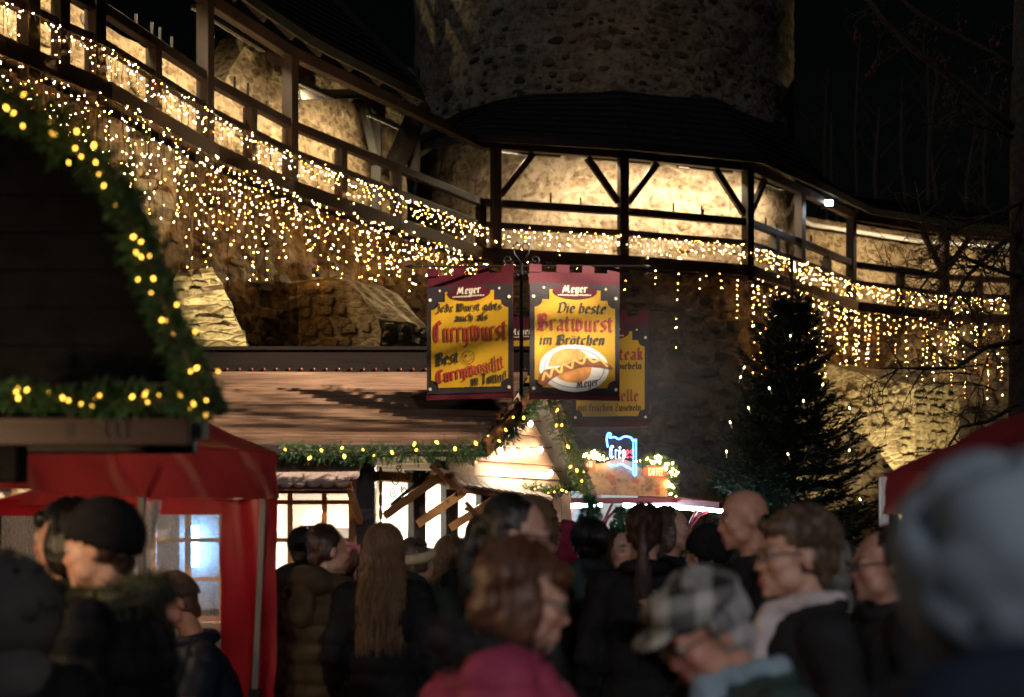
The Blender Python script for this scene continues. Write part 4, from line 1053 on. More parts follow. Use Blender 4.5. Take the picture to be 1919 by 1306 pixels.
# interior
m = MB(); m.box((-1.3, 11.32, 1.1), (2.6, .05, 2.2)); m.box((-2.62, 10.2, 1.1), (.05, 2.3, 2.2)); m.add([(-2.6, 9.06, 2.205), (-.84, 9.06, 2.205), (.35, 10.66, 2.205), (-.1, 11.3, 2.205), (-2.6, 11.3, 2.205)], [(0, 1, 2, 3, 4)]); m.add([(.43, 10.75, 0), (-.05, 11.3, 0), (-.05, 11.3, 2.2), (.43, 10.75, 2.2)], [(0, 1, 2, 3)]); m.build('interior_walls', M['cream'], hut)
for z in (1.35, 1.75): MB().box((-1.5, 11.15, z), (1.9, .26, .03)).build('shelf', M['pinelight'], hut)
for k in range(14):
    MB().tube([(-2.35 + k * .13, 11.12, 1.366), (-2.35 + k * .13, 11.12, 1.47 + .05 * (k % 3)), (-2.35 + k * .13, 11.12, 1.52 + .05 * (k % 3))], [.035, .035, .014], 10).build('jar', M[('white', 'pine', 'ban_red', 'cream')[k % 4]], hut, True)
MB().box((-1.55, 10.0, .95), (1.7, .5, .06)).build('worktop', M['counter'], hut)
MB().box((-2.05, 9.6, 1.5), (.32, .3, .62)).build('drinks_fridge', M['white'], hut)
m = MB(); m.box((-1.76, 10.15, 1.1), (.04, 2.2, 2.2)); m.build('partition', M['cream'], hut)
for x, y in ((-1.25, 9.7), (-.7, 10.3)):
    tb = MB().box((x, y, 2.17), (.9, .12, .04)).build('ceiling_lamp', M['white'], hut)
    l = lamp('ceiling_light', 'AREA', (x, y, 2.13), 130, (1.0, .90, .70), hut, shape='RECTANGLE', size=.85, size_y=.1); 
for x in (366,):
    MB().tube([P(x, 1062, 9.35), P(x, 985, 9.35)], .026, 8).build('cool_tube', M['led_c'], hut, True)
# tiled awnings
def tile_mesh(w, L):
    pts = [(-w / 2, L), (-w / 2, .35 * L)] + [(w / 2 * math.cos(R(a)), .35 * L + .35 * L * math.sin(R(a))) for a in (205, 230, 255, 285, 310, 335)] + [(w / 2, .35 * L), (w / 2, L)]
    m = MB(); m.prism(pts, (0, 0, 0), Vector((1, 0, 0)), Vector((0, 1, 0)), Vector((0, 0, 1)), 0, .020); me = m.mesh('tile'); me.materials.append(M['tile']); return me
def awning(name, U0, U1, L0, L1, nr, nt, parent):
    aw = MB(); aw.add([U0, U1, L1, L0, U0 - UPV * .025, U1 - UPV * .025, L1 - UPV * .025, L0 - UPV * .025], [(0, 1, 2, 3), (7, 6, 5, 4), (0, 4, 5, 1), (1, 5, 6, 2), (2, 6, 7, 3), (3, 7, 4, 0)])
    ao = aw.build(name, M['board'], parent); 
    x = (U1 - U0).normalized(); W = (U1 - U0).length / nt; Ls = (L0 - U0).length / nr; me = tile_mesh(W * .97, Ls * 1.45)
    for r in range(nr):
        for k in range(nt + 1):
            u = (k + (.5 if r % 2 else 0)) / nt; 
            A = U0.lerp(U1, u); B = L0.lerp(L1, u); y = (A - B).normalized(); z = x.cross(y).normalized()
            if z.z < 0: z = -z
            if u > 1.0: continue
            p = A.lerp(B, (r + 1) / nr)
            o = obj('tile', me, None, ao); o.location = p + z * (.012 + .002 * random.random()) - worldloc(ao); mm = Matrix((x, y, z)).transposed()
            o.rotation_euler = (mm @ Matrix.Rotation(R(5), 3, 'X') @ Matrix.Rotation(random.uniform(-.03, .03), 3, 'Z')).to_euler()
    return ao
awf = awning('front_awning', P(470, 860, 8.96), P(676, 860, 8.96), P(470, 917, 8.66), P(652, 917, 8.66), 4, 7, hut)
bevel(MB().beam(P(654, 912, 8.7), P(675, 978, 8.95), .05, .035, (1, 0, 0)).build('awning_brace', M['pine'], awf), .004)
bevel(MB().beam(P(470, 922, 8.67), P(652, 922, 8.67), .02, .02).build('awning_edge', M['darkwood'], awf), .003)
U0, U1, L0, L1 = pw_(808, 871, .02), pw_(1000, 918, .02), pw_(866, 916, .25), pw_(1030, 940, .27)
aws = awning('side_awning', U0, U1, L0, L1, 5, 12, hut)
bevel(MB().beam(U0 + UPV * .0, L0 - UPV * .01, .02, .05).build('rake_board', M['board'], aws), .004)
for (a, b), (c, d) in (((720, 966), (822, 894)), ((781, 983), (870, 921)), ((842, 990), (925, 937)), ((898, 992), (975, 945))):
    bevel(MB().beam(pw_(a, b, .04), pw_(c, d, .22), .04, .055).build('awning_brace', M['pine'], aws), .004)
ic = MB()
ic.tube([pw_(733, 946, .06), pw_(806, 884, .2)], .01, 6)
for (x, y), r, st, sg in (((742, 900), .045, 90, 1), ((736, 922), .04, 180, -1), ((765, 893), .035, 0, 1), ((780, 905), .05, 270, -1), ((757, 918), .035, 120, 1), ((748, 880), .03, 0, -1), ((790, 890), .03, 60, 1)):
    c = pw_(x, y, .12); ic.tube(scroll(c, r * .9, E1, UPV, 1.35, R(st), sg), .004, 5)
ic.build('iron_scroll_bracket', M['iron'], hut, True)
for x in (552, 633): MB().tube([P(x, 915, 8.7), P(x, 924, 8.7), P(x + 1.5, 926, 8.7)], .004, 5).build('hook', M['iron'], hut)
for x, y in ((855, 920), (905, 932), (925, 934)): MB().tube([pw_(x, y, .24), pw_(x, y + 8, .24), pw_(x + 2, y + 10, .24)], .005, 5).build('hook', M['iron'], hut)
# garlands of the hut
garland('green fir garland with lights along the sausage hut eave and up its gable', [P(528, 842, 8.55), P(600, 846, 8.53), P(700, 848, 8.53), P(800, 846, 8.56), P(880, 844, 8.66), P(930, 828, 8.95), P(970, 785, 9.3), P(1006, 742, 9.72)], .088, 380, 26, 3, drape=.55, br=.008, nl=.026, nw=.004)
garland('green fir garland hanging down the far side of the sausage hut gable', [P(1030, 752, 9.75), P(1052, 800, 9.9), P(1075, 858, 10.05), P(1098, 925, 10.2)], .095, 330, 9, 4, drape=.25, nl=.026, nw=.004)
garland('small fir garland under the bulb-studded gable planks', [pw_(985, 912, .2), pw_(1020, 918, .2), pw_(1072, 916, .2)], .06, 260, 6, 5, drape=.4, nl=.02)

# ================================================================== foreground hut on the left (dark gambrel gable)
DH = 4.3
fh = thing('market_hut', 'dark foreground hut gable framed by lit garlands above the red tent', 'hut', (-1.8, 4.7, 0))
prof = [(390, 772), (300, 590), (250, 455), (205, 340), (60, 235), (-150, 130)]
PF = [P(x, y, DH) for x, y in prof]; ax = PF[-1].x
PFm = PF + [Vector((2 * ax - p.x, p.y, p.z)) for p in PF[-2::-1]]
z0 = PF[0].z - .02
zz = z0
def xr(z):
    for a, b in zip(PF, PF[1:]):
        if a.z <= z <= b.z: return a.x + (b.x - a.x) * (z - a.z) / (b.z - a.z)
    return PF[0].x if z < PF[0].z else PF[-1].x
while zz < PF[-1].z - .02:
    h = min(.115, PF[-1].z - zz); a, b = xr(zz), xr(zz + h)
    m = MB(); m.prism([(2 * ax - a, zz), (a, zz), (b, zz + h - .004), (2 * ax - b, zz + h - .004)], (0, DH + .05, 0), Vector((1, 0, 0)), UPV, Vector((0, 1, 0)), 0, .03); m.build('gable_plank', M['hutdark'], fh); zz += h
for a, b in zip(PFm, PFm[1:]):
    m = MB(); n = (b - a).cross(Vector((0, 1, 0))).normalized(); n = n if n.z > 0 else -n
    m.add([p + n * k + Vector((0, y, 0)) for k in (0, .04) for y in (-.12, .16) for p in (a, b)], [(0, 1, 3, 2), (4, 6, 7, 5), (0, 4, 5, 1), (2, 3, 7, 6), (0, 2, 6, 4), (1, 5, 7, 3)]); m.build('roof_panel', M['roof'], fh)
MB().box((ax, DH + .05, z0 - .03), (2 * (PF[0].x - ax) - .04, .1, .06)).build('tie_beam', M['darkwood'], fh)
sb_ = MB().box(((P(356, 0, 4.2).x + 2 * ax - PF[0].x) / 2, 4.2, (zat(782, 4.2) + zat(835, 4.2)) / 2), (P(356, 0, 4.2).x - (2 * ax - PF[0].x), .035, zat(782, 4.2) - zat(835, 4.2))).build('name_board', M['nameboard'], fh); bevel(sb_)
tx = MB(); lettering(tx, 'n', 'black', .034, .055, P(118, 0, 4.18).x, zat(818, 4.18), Vector((0, 4.181, 0)), EX, EZ, Vector((0, -1, 0)), .009); tx.build('lettering', M['ink'], sb_); tx = MB(); lettering(tx, 'in', 'black', .09, .075, P(186, 0, 4.18).x, zat(820, 4.18), Vector((0, 4.181, 0)), EX, EZ, Vector((0, -1, 0)), .012)
tx.build('lettering', M['ink'], sb_)
for x in (2 * ax - PF[0].x + .1,): bevel(MB().box((x, 4.7, 1.0), (.1, .1, 2.0)).build('post', M['darkwood'], fh))
bevel(MB().box((-1.52 - .02, 4.9, 1.985), (.9, .08, .08)).build('rear_beam', M['darkwood'], fh))
ls = thing('loudspeaker', 'small black box hanging under the foreground hut name board', 'speaker', P(18, 905, 4.25))
bevel(MB().box(P(8, 868, 4.25), (.11, .1, .115)).build('cabinet', M['hutdark'], ls), .008); MB().tube([P(8, 842, 4.25), P(8, 832, 4.25)], .01, 6).build('bracket', M['iron'], ls)
garland('blurred green garland with yellow lights climbing the foreground hut gable', [P(392, 775, 4.12), P(360, 690, 4.12), P(315, 590, 4.12), P(262, 455, 4.12), P(225, 350, 4.12), P(150, 270, 4.12), P(60, 215, 4.12), P(-30, 165, 4.12)], .08, 560, 38, 11, br=.0037, nl=.03, nw=.0035)
garland('blurred horizontal garland with yellow lights over the name board', [P(-20, 738, 4.14), P(120, 748, 4.14), P(250, 750, 4.14), P(385, 752, 4.14)], .05, 560, 22, 12, br=.0037, nl=.024, nw=.0035)
# lamp hanging inside the foreground hut (lights the faces beside it)
hl_ = thing('hanging_lamp', 'bare warm bulb hanging under the foreground hut eave', 'lamp', (-1.95, 3.55, 1.88))
MB().ell((-1.95, 3.55, 1.9), (.03, .03, .04), nu=10, nv=8).build('bulb', M['led_y'], hl_, True); lamp('hut_light', 'POINT', (-1.95, 3.55, 1.84), 34, (1.0, .66, .36), hl_, shadow_soft_size=.04); MB().tube([(-1.95, 3.55, 1.94), (-1.95, 3.55, 2.1)], .006, 6).build('cord', M['wire'], hl_)

# ================================================================== red pavilions
def wrinkle(p, a=.012, s=3.0): return a * (nz(p, s) + .5 * nz(p, s * 2.3))
tA = thing('pavilion_tent', 'red pavilion tent with clear window wall below the foreground hut', 'tent', (-2.2, 6.4, 0))
B_ = Vector((-1.12, 6.8, 2.06)); u_ = Vector((-.424, -.905, 0)); v_ = Vector((-.905, .424, 0)); A_ = B_ + u_ * 2.15; C_ = B_ + v_ * 2.6; D_ = A_ + v_ * 2.6
AP = B_ + u_ * 1.07 + v_ * 1.3; AP.z = 2.78
for p, q in ((B_, A_), (A_, D_), (D_, C_), (C_, B_)):
    def tri(u, v):
        e = p.lerp(q, u); r = e.lerp(AP, v); sag = -.06 * math.sin(math.pi * v) * math.sin(math.pi * u)
        return r + Vector((0, 0, sag + wrinkle(r, .01, 5)))
    MB().grid(tri, 26, 16).build('roof_panel', M['tentroof'], tA, True)
    n = (q - p).cross(UPV).normalized()
    def val(u, v):
        e = p.lerp(q, u); e = e + Vector((0, 0, -.215 * v - .02 * math.sin(math.pi * u) + .002 * v * math.sin(u * 60))); return e + n * (.014 * math.sin(u * 26 + 3 * v) * (1 + v) + wrinkle(e, .012, 6))
    MB().grid(val, 60, 8).build('valance', M['tentroof'], tA, True)
# far wall with clear windows
def wallp(s, z): 
    q = B_ + v_ * s; q.z = z; return q
def panel(name, s0, s1, z0, z1, mat, amp=.02, nu=20, nv=20):
    nn = Vector((.424, .905, 0))
    def f(u, v):
        q = wallp(s0 + (s1 - s0) * u, z0 + (z1 - z0) * v); return q + nn * (amp * (math.sin(q.x * 31 + q.z * 3) * .6 + nz(q, 5)))
    return MB().grid(f, nu, nv).build(name, M[mat], tA, True)
def spx(x):
    k = (x - CX) / F_PX; return (B_.y * k - B_.x) / (v_.x - v_.y * k)
sw0, sw1, sw2 = spx(416), spx(2), 2.55
panel('side_wall_edge', .01, sw0, .02, 1.86, 'tent'); panel('side_wall_top', sw0, sw2, 1.772, 1.86, 'tent', .012); panel('side_wall_bottom', sw0, sw2, .02, 1.07, 'tent')
panel('clear_window', sw0, sw1, 1.07, 1.772, 'pvc', .008, 24, 12)
# frame: legs, eave bars, scissor trusses
for a, b in ((B_ + Vector((-.06, .0, -.05)), Vector((B_.x - .15, B_.y, 0))), (A_, Vector((A_.x, A_.y, 0))), (C_, Vector((C_.x, C_.y, 0))), (D_, Vector((D_.x, D_.y, 0)))):
    bevel(MB().beam(b, a, .03, .03).build('leg', M['leg'], tA), .004)
    MB().box(a.lerp(b, .55), (.05, .05, .06)).build('leg_clamp', M['black'], tA)
LP = Vector((-1.56, 5.99, 0)); bevel(MB().beam((LP.x, LP.y, 0), (LP.x, LP.y, 1.98), .03, .026).build('leg', M['leg'], tA), .004)
for a, b in (((-20, 935), (175, 882)), ((-10, 868), (150, 910)), ((150, 910), (238, 893)), ((38, 862), (60, 866)), ((20, 918), (70, 884)), ((124, 872), (117, 905)), ((183, 884), (186, 908))):
    bevel(MB().beam(P(*a, 6.3), P(*b, 6.32), .014, .026).build('truss_bar', M['white'], tA), .003)
for x, y in ((12, 915), (155, 909)): MB().box(P(x, y, 6.3), (.05, .05, .03)).build('truss_joint', M['black'], tA)
for x, y in ((66, 864), (92, 870), (102, 876), (148, 877), (18, 866), (-30, 860)):
    MB().ell(P(x, y, 6.2), (.010, .010, .015), nu=8, nv=6).build('fairy_bulb', M['led_y'], tA, True)
MB().tube([P(-40, 856, 6.2), P(66, 861, 6.2), P(102, 872, 6.2), P(150, 875, 6.2)], .004, 5).build('fairy_cable', M['wire'], tA)
tlamp = lamp('tent_light', 'POINT', (-2.6, 6.0, 2.25), 42, (1.0, .78, .5), tA, shadow_soft_size=.06)
MB().ell((-2.6, 6.0, 2.25), .03, nu=8, nv=6).build('lamp_bulb', M['led_y'], tA, True)
# laminated notice hanging on the tent leg
nt_ = thing('hanging_notice', 'dark laminated notice in a plastic sleeve on the tent leg', 'notice', P(284, 1035, 5.9))
def nf(u, v, i=0): q = P(268 + 30 * u - 3 * v * 0, 1034 - 97 * v, 5.90 - .01 * i); return q + Vector((-.012 * (1 - v) + .012 * v, .012 * math.sin(u * 5 + v * 2), 0))
MB().grid(lambda u, v: nf(u, v), 6, 10).build('sleeve', M['pvc'], nt_, True)
MB().grid(lambda u, v: nf(.12 + .74 * u, .05 + .86 * v, -1), 6, 10).build('card', plain('navy_card', (.012, .016, .028), .4, .2, 9, .1), nt_, True)
m = MB()
for k in range(6): a = nf(.55 + .06 * (k % 2), .30 + k * .07, 1); m.add([a, a + Vector((.018 + .008 * (k % 3), 0, .001)), a + Vector((.018, 0, .008)), a + Vector((0, 0, .007))], [(0, 1, 2, 3)])
m.build('faint_print', plain('grey_print', (.16, .18, .21), .5, .1, 9, 0), nt_)

tB = thing('pavilion_tent', 'red pavilion tent roof corner behind the blurred knit hat', 'tent', (3.6, 6.5, 0))
c4 = [Vector((1.70, 6.5, 1.955)), Vector((3.6, 4.6, 1.955)), Vector((5.5, 6.5, 1.955)), Vector((3.6, 8.4, 1.955))]; ap = Vector((3.6, 6.5, 2.78))
for p, q in zip(c4, c4[1:] + c4[:1]):
    def tri(u, v):
        e = p.lerp(q, u); r = e.lerp(ap, v); sag = -.07 * math.sin(math.pi * v) * math.sin(math.pi * u)
        return r + Vector((0, 0, sag + wrinkle(r, .02, 4)))
    MB().grid(tri, 26, 18).build('roof_panel', M['tentroof'], tB, True)
    n = (q - p).cross(UPV).normalized()
    def val(u, v):
        e = p.lerp(q, u) + Vector((0, 0, -.19 * v)); return e + n * (.01 * math.sin(u * 30 + 2 * v) * (1 + v) + wrinkle(e, .014, 7))
    MB().grid(val, 50, 8).build('valance', M['tentroof'], tB, True)
for c in c4: bevel(MB().beam((c.x, c.y, 0), c - UPV * .02, .036, .036).build('leg', M['white'], tB), .004)

# ================================================================== crepe stall
DC = 13.0
cs = thing('crepe_stall', 'brightly lit crepe stall with painted board under the blue neon', 'stall', P(1200, 1300, DC))
M['paint'] = masonry('painted_beige_board', (.74, .56, .36), (.72, .54, .34), (.78, .60, .40), sc=(1.2, 1.2, 1.2), cover=.2, bmp=.1)
M['orange'] = plain('orange_plaque', (.50, .10, .02), .45, .15, 6, .05)
M['rust'] = plain('brown_brick_print', (.34, .10, .05), .6, .3, 10, 0)
M['stallred'] = plain('stall_red_paint', (.30, .04, .05), .45, .15, 6, .1)
YV = Vector((0, 1, 0))
def poly(name, pts, d, mat, parent, th=.02, dz=0):
    m = MB(); q = [P(x, y, d) for x, y in pts]; m.prism([(p.x, p.z) for p in q], (0, d + dz, 0), EX, EZ, YV, -th, 0); return m.build(name, M[mat], parent, fix=True)
pb_ = poly('painted_board', [(1084, 926), (1092, 872), (1130, 868), (1160, 858), (1200, 872), (1252, 870), (1250, 931)], DC, 'paint', cs, .04)
for pts in ([(1137, 897), (1143, 888), (1152, 892), (1150, 903)], [(1142, 902), (1152, 899), (1155, 908), (1146, 910)], [(1182, 897), (1190, 893), (1198, 899), (1196, 907), (1186, 905)], [(1224, 912), (1232, 905), (1237, 910), (1230, 915)], [(1226, 917), (1235, 915), (1237, 926), (1230, 928)]):
    poly('brick_motif', pts, DC - .042, 'rust', pb_, .004)
pk = poly('plaque', [(1205, 872), (1252, 870), (1249, 897), (1222, 896), (1206, 889)], DC - .042, 'orange', cs, .01)
m = MB(); lettering(m, 'KAFFEE', 'plain', P(1242, 0, DC).x - P(1214, 0, DC).x, .075, P(1214, 0, DC).x, zat(892, DC), Vector((0, DC - .054, 0)), EX, EZ, Vector((0, -1, 0)), .0075); m.build('lettering', M['plate'], pk)
pk2 = poly('plaque', [(1084, 864), (1116, 862), (1115, 882), (1098, 881), (1084, 876)], DC - .042, 'orange', cs, .01)
m = MB(); lettering(m, 'EN', 'plain', .05, .055, P(1099, 0, DC).x, zat(876, DC), Vector((0, DC - .054, 0)), EX, EZ, Vector((0, -1, 0)), .008); m.build('lettering', M['plate'], pk2)
bevel(MB().beam(P(1062, 938, DC - .1), P(1270, 938, DC - .1), .12, .05).build('fascia', M['stallred'], cs)); bevel(MB().beam(P(1270, 938, DC - .1), P(1356, 948, 12.4), .1, .06).build('fascia', M['stallred'], cs))
for a, b in ((P(1070, 948, DC - .06), P(1128, 946, DC - .06)), (P(1168, 947, DC - .1), P(1268, 950, DC - .1)), (P(1270, 951, DC - .1), P(1352, 957, 12.42))):
    MB().tube([a, b], .018, 8).build('led_tube', M['led_w'], cs, True)
MB().box(P(1098, 1000, DC + .9) , (.42, .04, 1.0)).build('back_panel', M['white'], cs)
MB().box(P(1160, 1010, DC + .8), (.36, .05, 1.0)).build('menu_panel', M['cream'], cs)
MB().box((P(1150, 0, DC).x, DC + 1.3, 1.0), (.95, .05, 2.0)).build('rear_wall', M['ban_brown'], cs)
MB().box((P(1200, 0, DC).x, DC + .1, .5), (1.45, .5, 1.0)).build('counter', M['stallred'], cs); MB().box((P(1200, 0, DC).x, DC + .06, 1.03), (1.5, .6, .05)).build('countertop', M['counter'], cs)
for x in (1066, 1252): bevel(MB().beam(P(x, 938, DC), Vector((P(x, 0, DC).x, DC, 0)), .06, .06).build('post', M['stallred'], cs))
MB().tube([P(1130, 990, DC - .1), P(1138, 972, DC - .1), P(1152, 957, DC - .1), P(1172, 948, DC - .1), P(1195, 944, DC - .1)], .013, 6).build('arched_brace', M['stallred'], cs, True)
MB().beam(P(1128, 985, DC - .1), P(1148, 942, DC - .1), .025, .025).build('brace', M['stallred'], cs)
for pts in ([(1288, 1010), (1295, 985), (1310, 966), (1330, 957), (1350, 954)], [(1285, 1008), (1296, 975), (1306, 956)]): MB().tube([P(x, y, 12.55) for x, y in pts], .016, 6).build('arched_brace', M['stallred'], cs, True)
for x, z in ((1162, 965), (1172, 968)): poly('bunting', [(x - 4, z - 8), (x + 4, z - 8), (x + 4, z + 8), (x - 4, z + 8)], DC + .4, 'ban_red' if x < 1170 else 'needle', cs, .01)
for x, y in ((1116, 856), (1226, 866)): lamp('sign_light', 'POINT', P(x, y, DC - .28), 4, (1.0, .72, .42), cs, shadow_soft_size=.03); MB().ell(P(x, y, DC - .28), .014, nu=8, nv=6).build('sign_bulb', M['led_y'], cs, True)
# neon
ne = thing('neon_sign', 'blue rope-light crepes sign above the painted stall board', 'sign', P(1166, 892, DC))
poly('backing', [(1142, 815), (1162, 822), (1192, 820), (1190, 880), (1165, 870), (1143, 868)], DC - .02, 'black', ne, .015)
def led(name, pts, mat, r=.008): MB().tube([P(x, y, DC - .06) for x, y in pts], r, 6).build(name, M[mat], ne, True)
led('led_outline', smooth_line([(1139, 838), (1137, 822), (1140, 812), (1145, 814), (1142, 820), (1152, 819), (1160, 823), (1170, 818), (1182, 820), (1186, 826), (1192, 824)], 4), 'led_b')
led('led_outline', smooth_line([(1140, 868), (1146, 873), (1156, 872), (1165, 870), (1176, 876), (1186, 880)], 4), 'led_b')
for k in range(17):
    for dx in (0, 5): MB().ell(P(1187 + dx, 824 + k * 3.9, DC - .06), .008, nu=6, nv=5).build('led_dot', M['led_b'], ne)
led('led_outline', [(1187, 888), (1189, 891), (1192, 889)], 'led_b')
tx0 = P(1141, 861, DC - .07)
def neon_text(txt, x0, x1, y, h, mat):
    st, tw_ = text_strokes(txt, 'script'); w = x1 - x0
    for pl in st: MB().tube([P(x0 + a / tw_ * w, y - b / 8.6 * h, DC - .075) for a, b in pl], .0042, 5).build('led_letter', M[mat], ne, True)
neon_text('Crêp', 1141, 1173, 859, 24, 'led_i'); neon_text('es', 1172, 1188, 858, 22, 'led_r')
garland('short lit garland on top of the painted board beside the neon', [P(1093, 856, DC - .08), P(1115, 852, DC - .08), P(1136, 856, DC - .08)], .05, 500, 22, 21, 'led_y', .009, .022, .006)
garland('bright lit garland over the orange coffee plaque', [P(1196, 868, DC - .08), P(1222, 860, DC - .08), P(1256, 866, DC - .08), P(1262, 900, DC - .05), P(1262, 928, DC - .05)], .065, 480, 36, 22, 'led_y', .009, .024, .006)
# ================================================================== fir tree with candle lights
ft = thing('fir_tree', 'tall dark fir tree with small candle lights before the castle wall', 'tree', P(1482, 1306, 13.2) * 1.0)
ft.location.z = 0
bx, by = P(1482, 0, 13.2).x, 13.2; HT = zat(478, 13.2)
MB().tube([(bx, by, 0), (bx, by, HT * .5), (bx + .01, by, HT)], [.09, .05, .008], 10).build('trunk', M['bark'], ft, True)
rg = random.Random(5); pts, ds, Ls = [], [], []; stems = MB(); cand = []
z = .35
while z < HT - .48:
    f = 1 - z / HT; Rb = (.0 + 1.28 * f ** .9) * rg.uniform(.85, 1.1); nb = 11 + int(17 * f)
    for k in range(nb):
        a = 2 * math.pi * (k + rg.random()) / nb; Lb = Rb * rg.uniform(.55, 1.2); up = .55 - .75 * f
        d = Vector((math.cos(a), math.sin(a), up)).normalized()
        base = Vector((bx, by, z + rg.uniform(-.05, .05))); prev = base; n = max(4, int(Lb / .065)); line = [base]
        for i in range(n):
            t = (i + 1) / n; p = base + d * Lb * t + Vector((0, 0, -.16 * Lb * t + .22 * Lb * t * t * t)); line.append(p)
            dd = (p - prev).normalized(); sidev = dd.cross(UPV).normalized(); q = Lb * (1 - t * .75) * .38
            for sg in (-1, 1):
                if rg.random() < .92:
                    v = (dd * .75 + sidev * sg * rg.uniform(.6, 1.0) + Vector((0, 0, rg.uniform(-.25, .12)))).normalized(); pts.append(p); ds.append(v); Ls.append(q * rg.uniform(.5, 1.1) + .06)
            prev = p
        pts.append(line[-2]); ds.append(line[-1] - line[-2] + Vector((0, 0, .02))); Ls.append(.13)
        stems.tube(line, [.012 * (1 - i / len(line)) + .003 for i in range(len(line))], 5)
        pass
    z += .105 + .06 * f
for k in range(5): pts.append(Vector((bx, by, HT - .28 + k * .05))); ds.append(Vector((rg.uniform(-.4, .4), rg.uniform(-.4, .4), 1))); Ls.append(.18)
mb = MB(); sprigs(mb, pts, ds, Ls, 30, .042, .0085, 8, 52); o = mb.build('crown', M['fir'], ft); stems.build('limbs', M['bark'], ft)
print('fir tris', len(mb.f))
for x, y in ((1390, 700), (1384, 718), (1407, 775), (1372, 802), (1362, 858), (1481, 862), (1538, 732), (1506, 763), (1447, 738), (1595, 776), (1588, 855), (1618, 946), (1480, 640), (1510, 505)): cand.append(P(x, y, 12.6 + rg.uniform(-.2, .3)))
cm = MB().tube([(0, 0, 0), (0, 0, .045)], .006, 6).mesh('candle'); cm.materials.append(M['white']); tm = MB().ell((0, 0, .055), (.0075, .0075, .016), nu=8, nv=6).mesh('candle_tip', smooth=True); tm.materials.append(M['candle'])
for p in cand[-34:]:
    c = obj('candle', cm, None, ft); c.location = p - worldloc(ft); c.rotation_euler = (rg.uniform(-.3, .3), rg.uniform(-.5, .5), 0); t = obj('candle_tip', tm, None, c)

# ================================================================== bare tree
bt = thing('bare_tree', 'leafless tree with twisted twigs and small shrivelled fruit at the frame edge', 'tree', (P(1912, 0, 13.5).x, 13.5, 0))
limbs = MB(); twigs = MB(); fruit = []
TX = P(1912, 0, 13.5).x
limbs.tube([(TX + .05, 13.5, 0), (TX, 13.5, 2.0), (TX + .01, 13.52, 4.0), (TX - .01, 13.5, 5.6), (TX + .03, 13.5, 7.6)], [.16, .12, .1, .085, .06], 12)
rt_ = random.Random(12)
def twig(p, d, L, r, depth):
    n = 7; pts_ = [p]; q = Vector(p); dd = Vector(d).normalized()
    for i in range(n):
        dd = (dd + Vector((rt_.gauss(0, .18), rt_.gauss(0, .18), rt_.gauss(0, .16) - .03))).normalized(); q = q + dd * L / n; pts_.append(q.copy())
        if depth > 0 and rt_.random() < (.62 if depth > 1 else .5):
            s = dd.cross(Vector((rt_.gauss(0, 1), rt_.gauss(0, 1), rt_.gauss(0, 1)))).normalized(); twig(q, dd * .5 + s * .9, L * rt_.uniform(.35, .62), r * .55, depth - 1)
        if depth <= 1 and rt_.random() < .035: fruit.append(q + Vector((0, 0, -.03)))
    (limbs if depth >= 3 else twigs).tube(pts_, [max(.0026, r * (1 - .75 * i / n)) for i in range(n + 1)], 6 if depth >= 2 else 4, False)
def limb(px, r0, r1, sub, Ls):
    pts_ = [P(x, y, d) for x, y, d in px]; n = len(pts_); limbs.tube(pts_, [r0 + (r1 - r0) * i / (n - 1) for i in range(n)], 8)
    for i in range(1, n):
        for k in range(sub):
            q = pts_[i - 1].lerp(pts_[i], rt_.random()); d = (pts_[i] - pts_[i - 1]).normalized(); s = d.cross(Vector((rt_.gauss(0, .4), 1, rt_.gauss(0, .4)))).normalized() * rt_.choice((-1, 1))
            twig(q, d * .6 + s, rt_.uniform(.5, 1.0) * Ls, .009, 2)
limb([(1905, 245, 13.5), (1850, 200, 13.4), (1790, 150, 13.2), (1720, 100, 13.0), (1660, 45, 12.9), (1610, -25, 12.8)], .045, .02, 2, .5)
limb([(1905, 135, 13.5), (1860, 100, 13.5), (1790, 65, 13.4), (1720, 25, 13.3), (1660, -30, 13.2)], .03, .014, 2, .45)
limb([(1902, 258, 13.5), (1850, 240, 13.2), (1815, 232, 13.0), (1790, 205, 12.9), (1775, 160, 12.8)], .02, .007, 2, .35)
limb([(1912, 430, 13.4), (1860, 470, 13.0), (1810, 520, 12.7), (1770, 590, 12.5)], .03, .010, 4, .6)
limb([(1912, 520, 13.4), (1850, 500, 12.9), (1800, 480, 12.6), (1740, 520, 12.4), (1690, 590, 12.3)], .024, .008, 4, .55)
limb([(1912, 640, 13.3), (1850, 650, 12.9), (1790, 690, 12.6), (1720, 690, 12.4), (1650, 690, 12.3)], .026, .007, 3, .5)
limb([(1905, 760, 13.2), (1850, 790, 12.8), (1800, 800, 12.5), (1770, 850, 12.4)], .022, .008, 2, .4)
limb([(1915, 380, 13.4), (1840, 410, 13.0), (1790, 430, 12.8), (1730, 420, 12.6), (1715, 340, 12.6)], .018, .006, 3, .45)
for _ in range(26):
    p = P(rt_.uniform(1790, 1915), rt_.uniform(430, 800), rt_.uniform(12.6, 13.4)); twig(p, (rt_.uniform(-1, .2), rt_.uniform(-.5, .5), rt_.uniform(-.6, .6)), rt_.uniform(.4, .9), .008, 2)
limbs.build('trunk', M['bark'], bt, True); twigs.build('twigs', M['bark'], bt)
fm = MB().ell((0, 0, 0), (.018, .018, .022), nu=8, nv=6).mesh('fruit', smooth=True); fm.materials.append(plain('shrivelled_fruit', (.14, .06, .03), .6, .3, 20, .1))
for p in fruit[:60]: o = obj('fruit', fm, None, bt); o.location = p - worldloc(bt)
print('bare tree', len(limbs.f), len(twigs.f), len(fruit))
